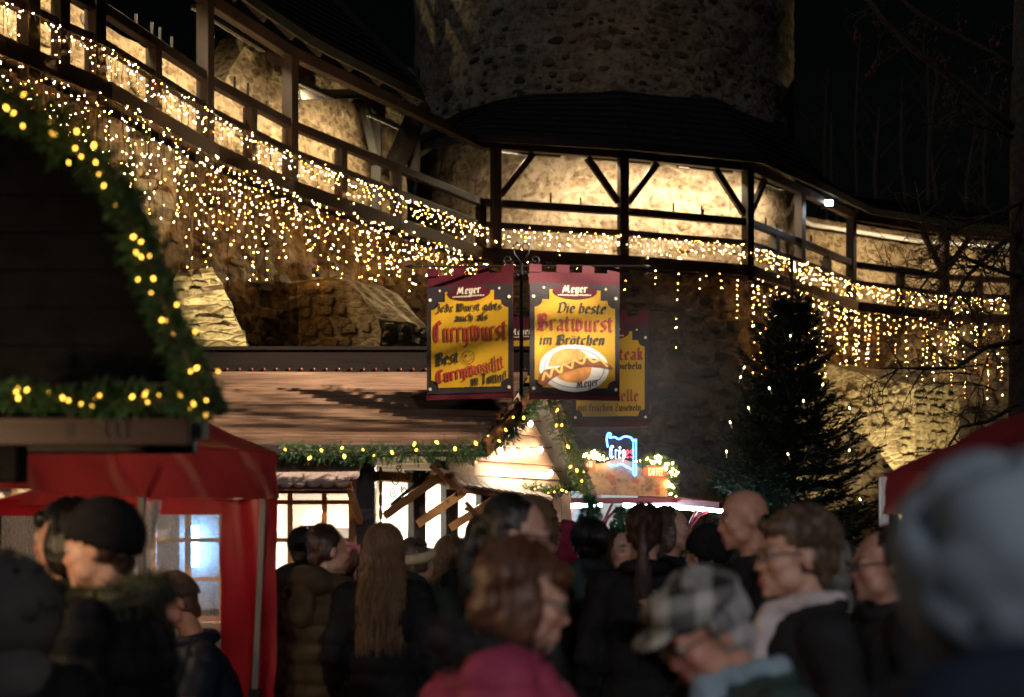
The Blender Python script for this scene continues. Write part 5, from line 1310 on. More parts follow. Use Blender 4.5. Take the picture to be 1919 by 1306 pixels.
# unseen leafless tree added between mast lamp and hut roof to cast branch shadows
shade_tree = thing('bare_tree', 'unseen leafless tree added by the mast lamp to shadow the hut roof', 'tree', (4.7, 6.9, 0))
limbs = MB(); twigs = MB(); fruit = []
limbs.tube([(4.7, 6.9, 0), (4.68, 6.9, 2.5), (4.7, 6.88, 4.6), (4.6, 6.9, 6.6)], [.13, .11, .08, .04], 10)
for zz_, ln, dz_ in ((4.6, 3.1, .25), (4.9, 2.9, .0), (4.4, 2.6, .5), (5.2, 2.7, -.2)):
    a = Vector((4.68, 6.9, zz_)); e = a + Vector((-ln, random.uniform(-.25, .25), dz_)); pts_ = [a.lerp(e, t) + Vector((0, .05 * math.sin(t * 9), .06 * math.sin(t * 7))) for t in np.linspace(0, 1, 8)]; limbs.tube(pts_, list(np.linspace(.045, .012, 8)), 8)
    for t in np.linspace(.45, .98, 5): twig(a.lerp(e, t), (-.6, random.uniform(-.5, .5), random.uniform(-.2, .9)), .55, .012, 1)
limbs.build('trunk', M['bark'], shade_tree, True); twigs.build('twigs', M['bark'], shade_tree)
# faint bare trunks on the hillside
for k, (x, y0, y1, dx, d, w) in enumerate(((1640, 335, 200, 8, 60, .13), (1572, 330, 210, -14, 62, .09), (1725, 340, 120, 34, 64, .12), (1800, 330, 225, 30, 58, .12), (1700, 380, 150, -10, 70, .12), (1600, 420, 60, 12, 75, .10), (1760, 420, 90, -22, 72, .12), (1840, 420, 160, 14, 66, .10), (1545, 420, 130, 6, 78, .10))):
    t = thing('bare_tree', ['pale slim trunk faint in the night above the floodlight', 'faint thin trunk in the dark just left of the pale slim trunk', 'faint leaning trunk in the night sky behind the big bare branch', 'faint crooked trunk beside the bare tree trunk', 'thin dark trunk on the night hillside, tallest behind the fruit twigs', 'dim trunk near the tower edge in the dark', 'dim trunk leaning left on the dark hillside', 'dim trunk close to the bare tree on the hillside', 'dim trunk nearest to the tower wall in the dark'][k], 'tree', P(x, 480, d), 'bare trees on the dark hillside')
    a = P(x, 520, d); b = P(x + dx, y1, d); m = MB()
    m.tube([a, a.lerp(b, .3) + EX * .1, a.lerp(b, .6) - EX * .15, b], [w * 1.2, w, w * .8, w * .25], 6); m.build('trunk', M['bark'], t, True)
    tb = MB(); rr = random.Random(k)
    for i in range(9):
        q = a.lerp(b, .45 + .06 * i); e = q + Vector((rr.uniform(-1, 1) * 1.6, rr.uniform(-.6, .6), rr.uniform(.8, 2))); tb.tube([q, q.lerp(e, .5) + EX * rr.uniform(-.2, .2), e], [w * .3, w * .18, .015], 4)
    tb.build('limbs', M['bark'], t)
# ================================================================== people
TMP = bpy.data.scenes.new('tmp')
def bake_blob(mb, vox, it=6, fac=.5, name='blob'):
    """overlapping shapes fused into one continuous skin"""
    me = mb.mesh(name); o = bpy.data.objects.new(name, me); TMP.collection.objects.link(o)
    rm = o.modifiers.new('r', 'REMESH'); rm.mode = 'VOXEL'; rm.voxel_size = vox; rm.use_smooth_shade = True
    if it:
        sm = o.modifiers.new('s', 'SMOOTH'); sm.iterations = it; sm.factor = fac
    vl = TMP.view_layers[0]; vl.update(); dg = vl.depsgraph; dg.update()
    out = bpy.data.meshes.new_from_object(o.evaluated_get(dg)); bpy.data.objects.remove(o); bpy.data.meshes.remove(me)
    out.name = name; out.polygons.foreach_set('use_smooth', [True] * len(out.polygons)); out.materials.clear()
    return out
def vget(me):
    a = np.empty(len(me.vertices) * 3); me.vertices.foreach_get('co', a); return a.reshape(-1, 3)
def vset(me, a): me.vertices.foreach_set('co', a.ravel()); me.update()
def nget(me):
    a = np.empty(len(me.vertices) * 3); me.vertices.foreach_get('normal', a); return a.reshape(-1, 3)
def wob(a, f, seed):
    """cheap smooth noise from summed sines"""
    rg = np.random.default_rng(seed); s = 0
    for k in range(5):
        d = rg.normal(size=3); d /= np.linalg.norm(d); s = s + np.sin(a @ d * f * (1 + .45 * k) + rg.uniform(0, 6.28)) / (1 + .5 * k)
    return s / 2.2

def skin_mat(name, col):
    m, nt, b = nodes(name); at = nt.nodes.new('ShaderNodeAttribute'); at.attribute_name = 'tint'
    t = tex(nt, 'Noise', 30.0, coords(nt), Detail=4.0)
    base = ramp(nt, t.outputs['Fac'], [(.3, tuple(x * k for x, k in zip(col, (.86, .76, .74)))), (.7, col)])
    bump(nt, b, tex(nt, 'Noise', 160.0, coords(nt), Detail=3.0).outputs['Fac'], .25, .003)
    nt.links.new(mixc(nt, 1.0, base, at.outputs['Color'], 'MULTIPLY'), b.inputs['Base Color'])
    b.inputs['Roughness'].default_value = .5; b.inputs['Subsurface Weight'].default_value = .15; b.inputs['Subsurface Radius'].default_value = (.012, .005, .003); b.inputs['Subsurface Scale'].default_value = 1.0
    return m
M['skin'] = skin_mat('fair_skin', (.56, .34, .25)); M['skin2'] = skin_mat('ruddy_skin', (.52, .28, .20))
M['eye'] = plain('eye_white', (.42, .38, .35), .35, .03, 20, 0); M['iris'] = plain('dark_iris', (.03, .022, .016), .2, .1, 20, 0)
def hair_mat(name, c0, c1, rough=.42):
    m, nt, b = nodes(name); c = coords(nt, (60, 60, 4)); t = tex(nt, 'Noise', 2.0, c, Detail=5.0)
    nt.links.new(ramp(nt, t.outputs['Fac'], [(.3, c0), (.7, c1)]), b.inputs['Base Color']); b.inputs['Roughness'].default_value = rough
    bump(nt, b, t.outputs['Fac'], .7, .006); return m
HM = {'black': hair_mat('black_hair', (.006, .005, .005), (.022, .017, .014)), 'brown': hair_mat('dark_brown_hair', (.016, .008, .005), (.06, .028, .018)), 'blonde': hair_mat('dark_blonde_hair', (.10, .052, .022), (.33, .19, .09)),
      'ash': hair_mat('ash_brown_hair', (.05, .03, .02), (.16, .10, .065)), 'grey': hair_mat('grey_hair', (.28, .27, .28), (.52, .50, .50)), 'pale': hair_mat('pale_blonde_hair', (.34, .25, .15), (.62, .5, .34)), 'red': hair_mat('auburn_hair', (.05, .018, .008), (.17, .07, .03))}
def cloth(name, col, rough=.75, var=.2, trans=0, bmp=.2, spec=.3): 
    if name not in M: M[name] = fabric(name, col, rough, trans, var, 9.0, 220.0, spec * .45, bmp)
    return M[name]

def head_frame(H, yaw, pitch, tilt, neck_z):
    piv = Vector((0, .015, neck_z)); m = Matrix.Rotation(yaw, 4, 'Z') @ Matrix.Rotation(pitch, 4, 'X') @ Matrix.Rotation(tilt, 4, 'Y')
    return Matrix.Translation(piv) @ m @ Matrix.Translation(Vector((0, 0, H - .118 - neck_z)) + Vector((0, -.015 + .0, 0)))

def person(label, px, ytop, d, face, H_extra=0.0, hair='short', hcol='brown', coat='black_coat', trousers='dark_jeans', skin='skin', head=(0, 0, 0), lean=0.0, coat_len=.75, puffer=False, hood_down=False,
           collar=True, arms=('down', 'down'), build=1.0, hat=None, glasses=False, scarf=None, fine=False, seated=False, dx=0.0, group=None, zdrop=0.0, fur=None, seed=1, hair_len=.45):
    HT = zat(ytop, d) - zdrop - H_extra
    H = HT - (.015 if hat is None else .022)
    if seated: H = H + .42            # the same body, lowered on to a bench
    s = H / 1.75; X, Y = P(px, 0, d).x + dx, d
    zneck = 1.475 * s; r_ = R(face); b = build
    hf = head_frame(H, R(head[0]), R(head[1]), R(head[2]), zneck)
    # where the head ends up, so that the body stands under it
    hc = hf @ Vector((0, 0, 0)); hy = hc.y - lean * (hc.z - .9)
    rot = Matrix.Rotation(r_, 3, 'Z'); off = rot @ Vector((hc.x, hy, 0))
    root_loc = Vector((X - off.x, Y - off.y, -.42 if seated else 0.0))
    def finish(me):
        a = vget(me); z = np.clip(a[:, 2] - .9, 0, None); a[:, 1] -= lean * z; a[:, 2] -= .35 * abs(lean) * lean * np.sign(lean) * z * 0; vset(me, a); return me
    sk = MB()
    def hp(x, y, z): return hf @ Vector((x, y, z))
    hm = hf.to_3x3()
    def he(c, r, nu=16, nv=11): sk.ell(hp(*c), r, hm, nu, nv)
    he((0, .014, .022), (.073, .094, .092), 20, 14); he((0, -.036, -.022), (.060, .058, .080)); he((0, -.040, -.076), (.046, .048, .040)); he((0, -.080, -.098), (.019, .015, .015))
    sk.cap(hp(0, -.086, .010), hp(0, -.1045, -.027), .0075, .0108, 10)
    for g in (-1, 1):
        he((g * .010, -.096, -.032), (.008, .009, .007), 10, 7); he((g * .038, -.062, -.024), (.024, .026, .024), 12, 8); he((g * .0755, .012, -.008), (.010, .020, .032), 10, 8)
        he((g * .048, -.03, -.06), (.016, .04, .03), 10, 8)
    sk.cap(hp(-.040, -.082, .024), hp(.040, -.082, .024), .0105, .0105, 10)
    sk.cap(hp(-.019, -.092, -.058), hp(.019, -.092, -.058), .0075, .0075, 8); sk.cap(hp(-.016, -.091, -.071), hp(.016, -.091, -.071), .0085, .0085, 8)
    sk.cap(hp(0, .022, -.07), (0, .03, zneck - .06), .052, .062, 14)
    # hidden body under the clothes, arms and hands, legs
    sh = 1.415 * s; hip = .93 * s
    sk.ell((0, .02, 1.25 * s), (.155 * b, .10 * b, .23 * s)); sk.ell((0, .015, 1.02 * s), (.135 * b, .09 * b, .2 * s))
    wr = []
    for g, pose in zip((-1, 1), arms):
        S = Vector((g * .165 * b, .02, sh))
        if pose == 'down': E, W_ = Vector((g * .235 * b, .045, 1.13 * s)), Vector((g * .225 * b, -.03, .88 * s))
        elif pose == 'front': E, W_ = Vector((g * .235 * b, -.02, 1.13 * s)), Vector((g * .07, -.28, 1.12 * s))
        elif pose == 'hold': E, W_ = Vector((g * .22 * b, -.06, 1.15 * s)), Vector((g * .10, -.30, 1.28 * s))
        elif pose == 'raise': E, W_ = Vector((g * .24 * b, -.13, 1.24 * s)), Vector((g * .10, -.27, 1.43 * s))
        elif pose == 'table': E, W_ = Vector((g * .25 * b, -.16, 1.13 * s)), Vector((g * .05, -.34, 1.26 * s))
        else: E, W_ = Vector(pose[0]), Vector(pose[1])
        wr.append((S, E, W_))
        sk.cap(S, E, .047 * b, .038 * b); sk.cap(E, W_, .036 * b, .025)
        dv = (W_ - E).normalized(); pv = dv.cross(Vector((g, 0, .2))).normalized(); sv = dv.cross(pv).normalized()
        palm = W_ + dv * .055; sk.ell(palm, (.02, .02, .02)); 
        mt = Matrix((sv, pv, dv)).transposed(); sk.ell(palm, (.038, .017, .05), mt, 12, 8)
        for k, (o_, L) in enumerate(((-.028, .066), (-.0095, .078), (.0095, .074), (.028, .058))):
            a0 = palm + dv * .04 + sv * o_; a1 = a0 + dv * L * .5 + pv * .010; a2 = a1 + dv * L * .34 + pv * .022; sk.cap(a0, a1, .0088, .0082, 8); sk.cap(a1, a2, .0080, .0068, 8)
        t0 = palm - dv * .02 - sv * .03 * g; sk.cap(t0, t0 + dv * .035 - sv * .026 * g + pv * .012, .011, .0095, 8); sk.cap(t0 + dv * .035 - sv * .026 * g + pv * .012, t0 + dv * .066 - sv * .030 * g + pv * .018, .0092, .0078, 8)
    legs = []
    for g in (-1, 1):
        hp_ = Vector((g * .09 * b, .02, hip))
        if seated: K, A, T_ = Vector((g * .12, -.42 * s, .90 * s)), Vector((g * .12, -.40 * s, .50 * s)), Vector((g * .12, -.55 * s, .46 * s))
        else: K, A, T_ = Vector((g * .10 * b, .0, .50 * s)), Vector((g * .10 * b, .03, .09 * s)), Vector((g * .115 * b, -.13, .035))
        legs.append((hp_, K, A, T_)); sk.cap(hp_, K, .08 * b, .052); sk.cap(K, A, .05, .036); sk.cap(A, T_, .036, .028)
    body = bake_blob(sk, .0065 if fine else .0095, 6, .5, 'person')
    # tint: lips, brows, cheeks
    a = vget(body); inv = np.array(hf.inverted()); loc = a @ inv[:3, :3].T + inv[:3, 3]
    tint = np.ones((len(a), 4)); 
    def spot(c, r, col, sharp=2.0):
        q = ((loc - np.array(c)) / np.array(r)); w = np.exp(-(np.sum(q * q, 1)) ** (sharp / 2)); tint[:, :3] = tint[:, :3] * (1 - w[:, None]) + np.array(col) * w[:, None]
    spot((0, -.098, -.064), (.022, .02, .013), (.85, .42, .42), 4)
    br = {'black': .1, 'brown': .18, 'grey': .7, 'pale': .6}.get(hcol, .3)
    for g in (-1, 1):
        spot((g * .034, -.088, .031), (.021, .025, .006), (br, br * .8, br * .7), 4); spot((g * .042, -.085, -.03), (.025, .03, .022), (1.06, .82, .80)); spot((g * .031, -.09, .006), (.02, .02, .012), (.72, .62, .62), 4)
    spot((0, -.12, -.028), (.016, .02, .016), (1.03, .84, .82))
    ca = body.color_attributes.new('tint', 'FLOAT_COLOR', 'POINT'); ca.data.foreach_set('color', tint.ravel())
    finish(body); body.materials.append(M[skin])
    po = bpy.data.objects.new('person', body); COL.objects.link(po); po.location = root_loc; po.rotation_euler = (0, 0, r_)
    tag(po, label, 'person', group or 'people crowding the market')
    def child(name, me, mat, par=po):
        finish(me); me.materials.clear(); me.materials.append(mat); o = bpy.data.objects.new(name, me); COL.objects.link(o); o.parent = par; return o
    # eyes
    for g in (-1, 1):
        m = MB(); m.ell(hp(g * .031, -.0790, .005), .0114, hm, 12, 9); e = child('eye', m.mesh('eye', smooth=True), M['eye']); m = MB(); m.ell(hp(g * .031, -.0862, .005), (.0060, .0050, .0060), hm, 10, 7); child('iris', m.mesh('iris', smooth=True), M['iris'], e)
    # trousers and shoes
    m = MB()
    for hp_, K, A, T_ in legs: m.cap(hp_, K, .098 * b, .07); m.cap(K, A, .068, .055)
    m.ell((0, .02, hip), (.165 * b, .115 * b, .12)); child('trousers', bake_blob(m, .018, 3, .5, 'trousers'), cloth(trousers, {'dark_jeans': (.02, .024, .035)}.get(trousers, (.03, .03, .033))))
    for (hp_, K, A, T_) in legs:
        m = MB(); m.cap(A + Vector((0, .02, -.03)), T_, .045, .036); m.ell(T_ + Vector((0, -.01, .005)), (.045, .06, .035)); child('shoe', bake_blob(m, .012, 2, .5, 'shoe'), M['black'])
    # coat
    m = MB(); f = 1.12 if puffer else 1.0
    m.ell((0, .02, 1.30 * s), (.205 * b * f, .145 * b * f, .2 * s)); m.ell((0, .015, 1.10 * s), (.185 * b * f, .138 * b * f, .22 * s)); m.ell((0, .02, .95 * s), (.19 * b * f, .140 * b * f, .2 * s))
    m.cap((-.115 * b, .02, 1.42 * s), (.115 * b, .02, 1.42 * s), .072 * f, .072 * f, 14)
    if coat_len < .72: 
        for g in (-1, 1): m.cap((g * .07 * b, .02, .92 * s), (g * .085 * b, .02, coat_len * s + .12), .13 * b * f, .125 * b * f, 16)
    for S, E, W_ in wr: m.cap(S, E, .075 * f, .064 * f, 14); m.cap(E, W_ - (W_ - E).normalized() * .015, .062 * f, .050 * f, 14)
    cm_ = bake_blob(m, .0115, 5, .5, 'coat'); a = vget(cm_); n = nget(cm_)
    disp = .007 * wob(a, 17, seed) + .004 * wob(a, 42, seed + 50)
    # diagonal drag folds in the sleeves and at the waist
    disp += .006 * np.clip(np.sin(a[:, 2] * 46 + 6 * wob(a, 6, seed + 9)), 0, 1) * (np.abs(a[:, 0]) > .16 * b)
    if puffer:
        q = (a[:, 2] / .095) % 1.0; disp += .016 * (np.sin(np.pi * q) ** .6) - .010 + .006 * wob(a, 30, seed + 3)
    vset(cm_, a + n * disp[:, None]); co = child('coat', cm_, M[coat])
    if collar:
        m = MB(); k = 18
        pts_ = [(.083 * math.cos(2 * math.pi * i / k), .028 + .085 * math.sin(2 * math.pi * i / k), zneck + .005 + .018 * math.sin(2 * math.pi * i / k)) for i in range(k + 1)]; m.tube(pts_, .034 * f, 8); child('collar', bake_blob(m, .01, 3, .5, 'collar'), M[coat], co)
    if hood_down:
        m = MB(); m.ell((0, .115, 1.475 * s), (.15, .075, .095)); m.cap((-.12, .06, 1.47 * s), (-.07, -.05, 1.44 * s), .05, .035); m.cap((.12, .06, 1.47 * s), (.07, -.05, 1.44 * s), .05, .035); m.ell((0, .16, 1.36 * s), (.09, .05, .12))
        hm_ = bake_blob(m, .011, 5, .5, 'hood'); a = vget(hm_); n = nget(hm_); vset(hm_, a + n * (.009 * wob(a, 26, seed + 4))[:, None]); child('hood', hm_, M[coat], co)
    if fur:
        m = MB(); k = 20; pts_ = [Vector((.108 * math.cos(2 * math.pi * i / k), .045 + .105 * math.sin(2 * math.pi * i / k), 1.475 * s + .03 * math.sin(2 * math.pi * i / k))) for i in range(k + 1)]
        rr = random.Random(seed); ps, dsx = [], []
        for i in range(1100):
            t = rr.random() * k; i0 = int(t); q = pts_[i0].lerp(pts_[i0 + 1], t - i0); v = Vector((rr.gauss(0, 1), rr.gauss(0, 1), rr.gauss(0, 1))).normalized(); ps.append(q + v * .025); dsx.append(v)
        m.tube(pts_, .045, 8); sprigs(m, ps, dsx, .03, 6, .035, .0035, seed, 40); child('fur_trim', m.mesh('fur_trim'), M[fur], co)
    if scarf:
        m = MB(); k = 20
        for j, (rr_, zz_) in enumerate(((.083, -.01), (.086, .018))): m.tube([(rr_ * math.cos(2 * math.pi * i / k), .02 + (rr_ + .004) * math.sin(2 * math.pi * i / k), zneck + zz_ + .022 * math.sin(2 * math.pi * i / k + j) ) for i in range(k + 1)], .025, 8)
        if scarf != 'red_scarf': m.cap((.03, -.085, zneck), (.055, -.13, zneck - .2), .035, .05)
        sc_ = bake_blob(m, .010, 3, .5, 'scarf'); a = vget(sc_); n = nget(sc_); vset(sc_, a + n * (.006 * wob(a, 60, seed))[:, None]); child('scarf', sc_, M[scarf])
    # hair: a fused base plus combed strands
    if hair != 'bald':
        m = MB(); 
        def h(c, r): m.ell(hp(*c), r, hm, 18, 12)
        h((0, .030, .036), (.082, .090, .088)) if hair != 'crop' else h((0, .028, .034), (.077, .086, .085)); 
        if hair in ('short', 'crop', 'bun', 'pony', 'curly'): h((0, .066, -.030), (.060, .042, .062)); [h((g * .062, .03, .0), (.020, .045, .05)) for g in (-1, 1)]
        if hair in ('short', 'curly'): h((0, -.045, .078), (.060, .04, .030))
        if hair == 'curly': h((0, .03, .055), (.088, .096, .085)); h((0, .075, .0), (.07, .05, .07))
        if hair == 'bob': h((0, .055, -.035), (.088, .068, .095)); [h((g * .070, .012, -.035), (.026, .062, .088)) for g in (-1, 1)]; h((0, -.058, .066), (.066, .036, .034)); h((0, .05, .03), (.092, .085, .085))
        if hair == 'long': h((0, .05, -.02), (.085, .07, .11)); [h((g * .066, .02, -.03), (.024, .055, .10)) for g in (-1, 1)]; m.cap(hp(0, .085, -.06), hp(0, .13, -.06) + Vector((0, .0, -hair_len * .75)), .062, .05)
        if hair == 'bun': h((0, .085, .085), (.036, .034, .034))
        if hair == 'pony': h((0, .105, .04), (.022, .03, .022)); m.cap(hp(0, .12, .03), hp(0, .15, -.08), .022, .026); m.cap(hp(0, .15, -.08), hp(0, .12, -.08) + Vector((0, .03, -hair_len)), .026, .012)
        hb = bake_blob(m, .009, 3, .5, 'hair'); a = vget(hb); n = nget(hb); am = .0075 if hair == 'curly' else .0035
        vset(hb, a + n * (am * wob(a, 95, seed) + am * .6 * wob(a, 190, seed + 2))[:, None])
        st = MB(); rr = random.Random(seed + 77); ns = {'long': 950, 'pony': 600, 'bob': 1300, 'bun': 420}.get(hair, 600)
        for i in range(ns):
            az = rr.uniform(R(-128), R(128)) if hair not in ('bob', 'curly', 'short') else rr.uniform(-math.pi, math.pi)   # 0 = back of the head
            front = abs(az) > R(118)
            q = []; k1 = 1.02 + .05 * rr.random() + (.10 * rr.random() if i % 8 == 0 else 0)
            top = rr.uniform(5, 45); end = {'long': 98, 'bob': 118, 'crop': 112, 'short': 100, 'bun': 80, 'pony': 75, 'curly': 95}[hair] * (.55 if front else 1)
            for j in range(7):
                th = R(top + (end - top) * j / 6); q.append(hp(.085 * k1 * math.sin(th) * math.sin(az), .030 + .092 * k1 * math.sin(th) * math.cos(az), .034 + .092 * k1 * math.cos(th)))
            if hair == 'long' and not front:
                base = q[-1]; Lh = hair_len * rr.uniform(.55, 1.08); ph = rr.uniform(0, 6.28)
                for j in range(1, 9): t = j / 8; q.append(base + Vector((.012 * math.sin(ph + t * 9) + (base.x - hc.x) * .25 * t, .035 * t + .012 * math.cos(ph + t * 8) + .03, -Lh * t)))
            if hair == 'pony':
                tie = hp(rr.uniform(-.012, .012), .112, .04 + rr.uniform(-.012, .012)); q = q[:4] + [tie]
                if i % 2 == 0:
                    Lh = hair_len * rr.uniform(.7, 1.1); ph = rr.uniform(0, 6.28); q = [tie] + [tie + Vector((.026 * math.sin(ph) * math.sin(t * 2.6) + .006 * math.sin(9 * t + ph), .05 * math.sin(min(1, t * 2.2) * 1.5) + .022 * math.cos(ph) * math.sin(t * 2.6), -.13 * t * t - Lh * t)) for t in (.1, .25, .4, .55, .7, .85, 1.0)]
            if hair == 'bun' and rr.random() < .6: q = q[:4] + [hp(rr.uniform(-.02, .02), .085, .085 + rr.uniform(-.015, .02))]
            if hair == 'curly': q = [p + Vector((rr.gauss(0, .006), rr.gauss(0, .006), rr.gauss(0, .006))) for p in q]
            st.tube(q, [.0014] * (len(q) - 1) + [.0005], 3, False)
        V0 = vget(hb).tolist(); Fb = [tuple(p.vertices) for p in hb.polygons]; al = MB(); al.add(V0, Fb); al.add(st.v, st.f)
        child('hair', al.mesh('hair', smooth=True), HM[hcol])
    else:
        m = MB(); m.ell(hp(0, .06, -.02), (.072, .045, .05), hm, 16, 10); hb = bake_blob(m, .01, 2, .5, 'hair'); child('hair', hb, M[skin])
    # headgear
    def shell(name, c, r, mat, zmin=None, ymin=None, rough=.0, nu=40, nv=26, ribs=0, thick=.008, slope=0.0):
        V = []; Fc = []; idx = {}
        for i in range(nv + 1):
            th = math.pi * i / nv
            for j in range(nu):
                ph = 2 * math.pi * j / nu; rib = 1 + (ribs and .012 * math.sin(ph * ribs)); p = Vector((c[0] + r[0] * rib * math.sin(th) * math.cos(ph), c[1] + r[1] * rib * math.sin(th) * math.sin(ph), c[2] + r[2] * math.cos(th)))
                p += Vector((1, 1, 1)) * rough * nz(p, 22, seed); idx[i, j] = len(V); V.append(p)
        for i in range(nv):
            for j in range(nu):
                f_ = [idx[i, j], idx[i + 1, j], idx[i + 1, (j + 1) % nu], idx[i, (j + 1) % nu]]; cc = sum((V[k] for k in f_), Vector()) / 4
                if zmin is not None and cc.z < zmin + slope * cc.y: continue
                if ymin is not None and cc.y < ymin + .25 * abs(cc.z): continue
                Fc.append(tuple(f_))
        mm = MB(); mm.add([hf @ p for p in V], Fc); me = mm.mesh(name, smooth=True); o = child(name, me, mat); so_ = o.modifiers.new('t', 'SOLIDIFY'); so_.thickness = thick; so_.offset = 1; return o
    if hat == 'beanie': hh = shell('beanie', (0, .022, .035), (.094, .108, .108), M['knit'], zmin=.012, ribs=26, thick=.010, slope=-.35); shell('beanie_cuff', (0, .022, .022), (.099, .112, .085), M['knit'], zmin=.004, ribs=26, thick=.009, slope=-.35) if False else None
    if hat and hat.startswith('knit:'): hh = shell('knit_hat', (0, .024, .020), (.107, .117, .112), M[hat[5:]], zmin=-.085, ribs=22, rough=.02, thick=.014, slope=-.2)
    if hat and hat.startswith('hood:'):
        mt_ = M[hat[5:]]; hh = shell('hood', (0, .030, .012), (.112, .125, .135), mt_, ymin=-.045, rough=.03, thick=.012)
        m = MB(); m.ell((0, .06, 1.46 * s), (.15, .10, .09)); hb = bake_blob(m, .012, 4, .5, 'hood_base'); child('hood_base', hb, mt_, hh)
    if hat == 'cap':
        m = MB(); m.ell(hp(0, .020, .066), (.100, .120, .052), hm @ Matrix.Rotation(R(6), 3, 'X'), 24, 14); m.ell(hp(0, -.03, .078), (.092, .075, .04), hm, 20, 12); hh = child('flat_cap', bake_blob(m, .009, 3, .5, 'flat_cap'), M['plaid'])
        m = MB(); m.ell(hp(0, -.105, .048), (.070, .055, .011), hm @ Matrix.Rotation(R(10), 3, 'X'), 20, 10); child('cap_peak', m.mesh('cap_peak', smooth=True), M['plaid'], hh)
    if hat == 'band':
        m = MB(); k = 26; m.tube([hp(.083 * math.cos(2 * math.pi * i / k), .022 + .098 * math.sin(2 * math.pi * i / k), .03 + .02 * math.sin(2 * math.pi * i / k) * -1) for i in range(k + 1)], .030, 8); hb = bake_blob(m, .009, 3, .5, 'headband'); child('headband', hb, M['cream_knit'])
    if hat == 'tree':
        m = MB(); ps, dsx, Ls_ = [], [], []; rr = random.Random(seed)
        for i in range(220):
            t = rr.random(); aa = rr.random() * 6.28; rad = .040 * (1 - t) + .006; ps.append(hp(rad * math.cos(aa), .02 + rad * math.sin(aa), .105 + .135 * t)); dsx.append(hm @ Vector((math.cos(aa), math.sin(aa), -.1))); Ls_.append(.018)
        m.tube([hp(0, .02, .10), hp(0, .02, .25)], [.03, .004], 8); sprigs(m, ps, dsx, Ls_, 8, .02, .004, seed, 60); m.tube([hp(.088 * math.cos(q), .015 + .06 * 0, .02 + .1 * math.sin(q)) for q in np.linspace(.1, 3.04, 14)], .006, 6); child('tree_headband', m.mesh('tree_headband'), M['tinsel'])
    if hat == 'antler':
        m = MB(); m.tube([hp(.09 * math.cos(q), .01, .015 + .105 * math.sin(q)) for q in np.linspace(.1, 3.04, 14)], .007, 6)
        for g in (-1, 1): m.tube([hp(g * .045, .01, .11), hp(g * .065, .01, .16), hp(g * .10, .01, .20)], .012, 8); m.tube([hp(g * .065, .01, .16), hp(g * .105, .01, .165)], .011, 8)
        child('antler_headband', m.mesh('antler_headband', smooth=True), M['antler'])
    if glasses:
        m = MB()
        for g in (-1, 1): m.tube([hp(g * .033 + .023 * math.cos(q), -.103 + .006 * abs(math.cos(q)), .004 + .018 * math.sin(q)) for q in np.linspace(0, 2 * math.pi, 17)], .0019, 5); m.tube([hp(g * .056, -.098, .008), hp(g * .074, -.04, .012), hp(g * .078, .012, .006)], .0019, 5)
        m.tube([hp(-.010, -.104, .006), hp(0, -.107, .009), hp(.010, -.104, .006)], .0019, 5); go = child('glasses', m.mesh('glasses', smooth=True), M['black'])
        for g in (-1, 1):
            m = MB(); m.add([hp(g * .033 + .0215 * math.cos(q), -.1025 + .006 * abs(math.cos(q)), .004 + .0165 * math.sin(q)) for q in np.linspace(0, 2 * math.pi, 17)[:-1]], [tuple(range(16))]); child('lens', m.mesh('lens'), M['lens'], go)
    return po, hf, root_loc

M['lens'] = glassy('spectacle_lens', .88, (.9, .92, .95), .05)
M['knit'] = fabric('black_knit', (.010, .010, .011), .95, 0, .3, 30, 300, .2, .5)
M['cream_knit'] = fabric('cream_knit', (.62, .48, .28), .95, 0, .15, 30, 160, .2, .6)
M['tinsel'] = leafy('green_tinsel', (.01, .06, .02), (.04, .2, .07), .35); M['antler'] = fabric('brown_felt', (.22, .10, .04), .95, 0, .2, 30, 200, .2, .3)
M['furdark'] = leafy('dark_fur', (.008, .008, .009), (.03, .028, .028), .9); M['furolive'] = leafy('olive_fur', (.03, .032, .018), (.10, .10, .05), .9)
def plaid(name):
    m, nt, b = nodes(name); c = coords(nt); outs = []
    for rot, sc in (((0, 0, .5), 9.0), ((0, 1.57, .2), 8.0), ((0, 0, 2.0), 7.0)):
        mp = nt.nodes.new('ShaderNodeMapping'); mp.inputs['Rotation'].default_value = rot; nt.links.new(c, mp.inputs['Vector'])
        w = nt.nodes.new('ShaderNodeTexWave'); w.inputs['Scale'].default_value = sc / 2; nt.links.new(mp.outputs[0], w.inputs['Vector'])
        outs.append(ramp(nt, w.outputs['Fac'], [(.62, (.010, .011, .014)), (.72, (.42, .42, .38))]))
    col = mixc(nt, .5, mixc(nt, .5, outs[0], outs[1]), outs[2]); nt.links.new(col, b.inputs['Base Color']); b.inputs['Roughness'].default_value = .9; return m
M['plaid'] = plaid('plaid_wool')
for nm, c, r, v in (('black_coat', (.010, .010, .012), .7, .3), ('navy_coat', (.010, .015, .028), .5, .3), ('olive_coat', (.045, .034, .020), .55, .2), ('green_coat', (.022, .034, .024), .7, .2), ('teal_jacket', (.012, .075, .115), .8, .2), ('maroon_jacket', (.36, .055, .11), .6, .15),
                    ('deep_green_jacket', (.035, .060, .055), .6, .2), ('red_scarf', (.55, .015, .02), .9, .15), ('blue_scarf', (.22, .30, .36), .9, .2), ('white_scarf', (.52, .46, .46), .9, .3), ('grey_hood', (.10, .095, .09), .95, .25), ('blue_hood', (.19, .235, .28), .95, .15),
                    ('navy_jacket', (.012, .020, .034), .7, .2), ('white_shirt', (.75, .73, .70), .7, .06), ('wine_hat', (.20, .02, .045), .8, .2), ('dark_coat', (.016, .016, .018), .8, .3), ('grey_beanie', (.20, .20, .18), .95, .2), ('camel_hat', (.14, .09, .05), .9, .2)): cloth(nm, c, r, v)

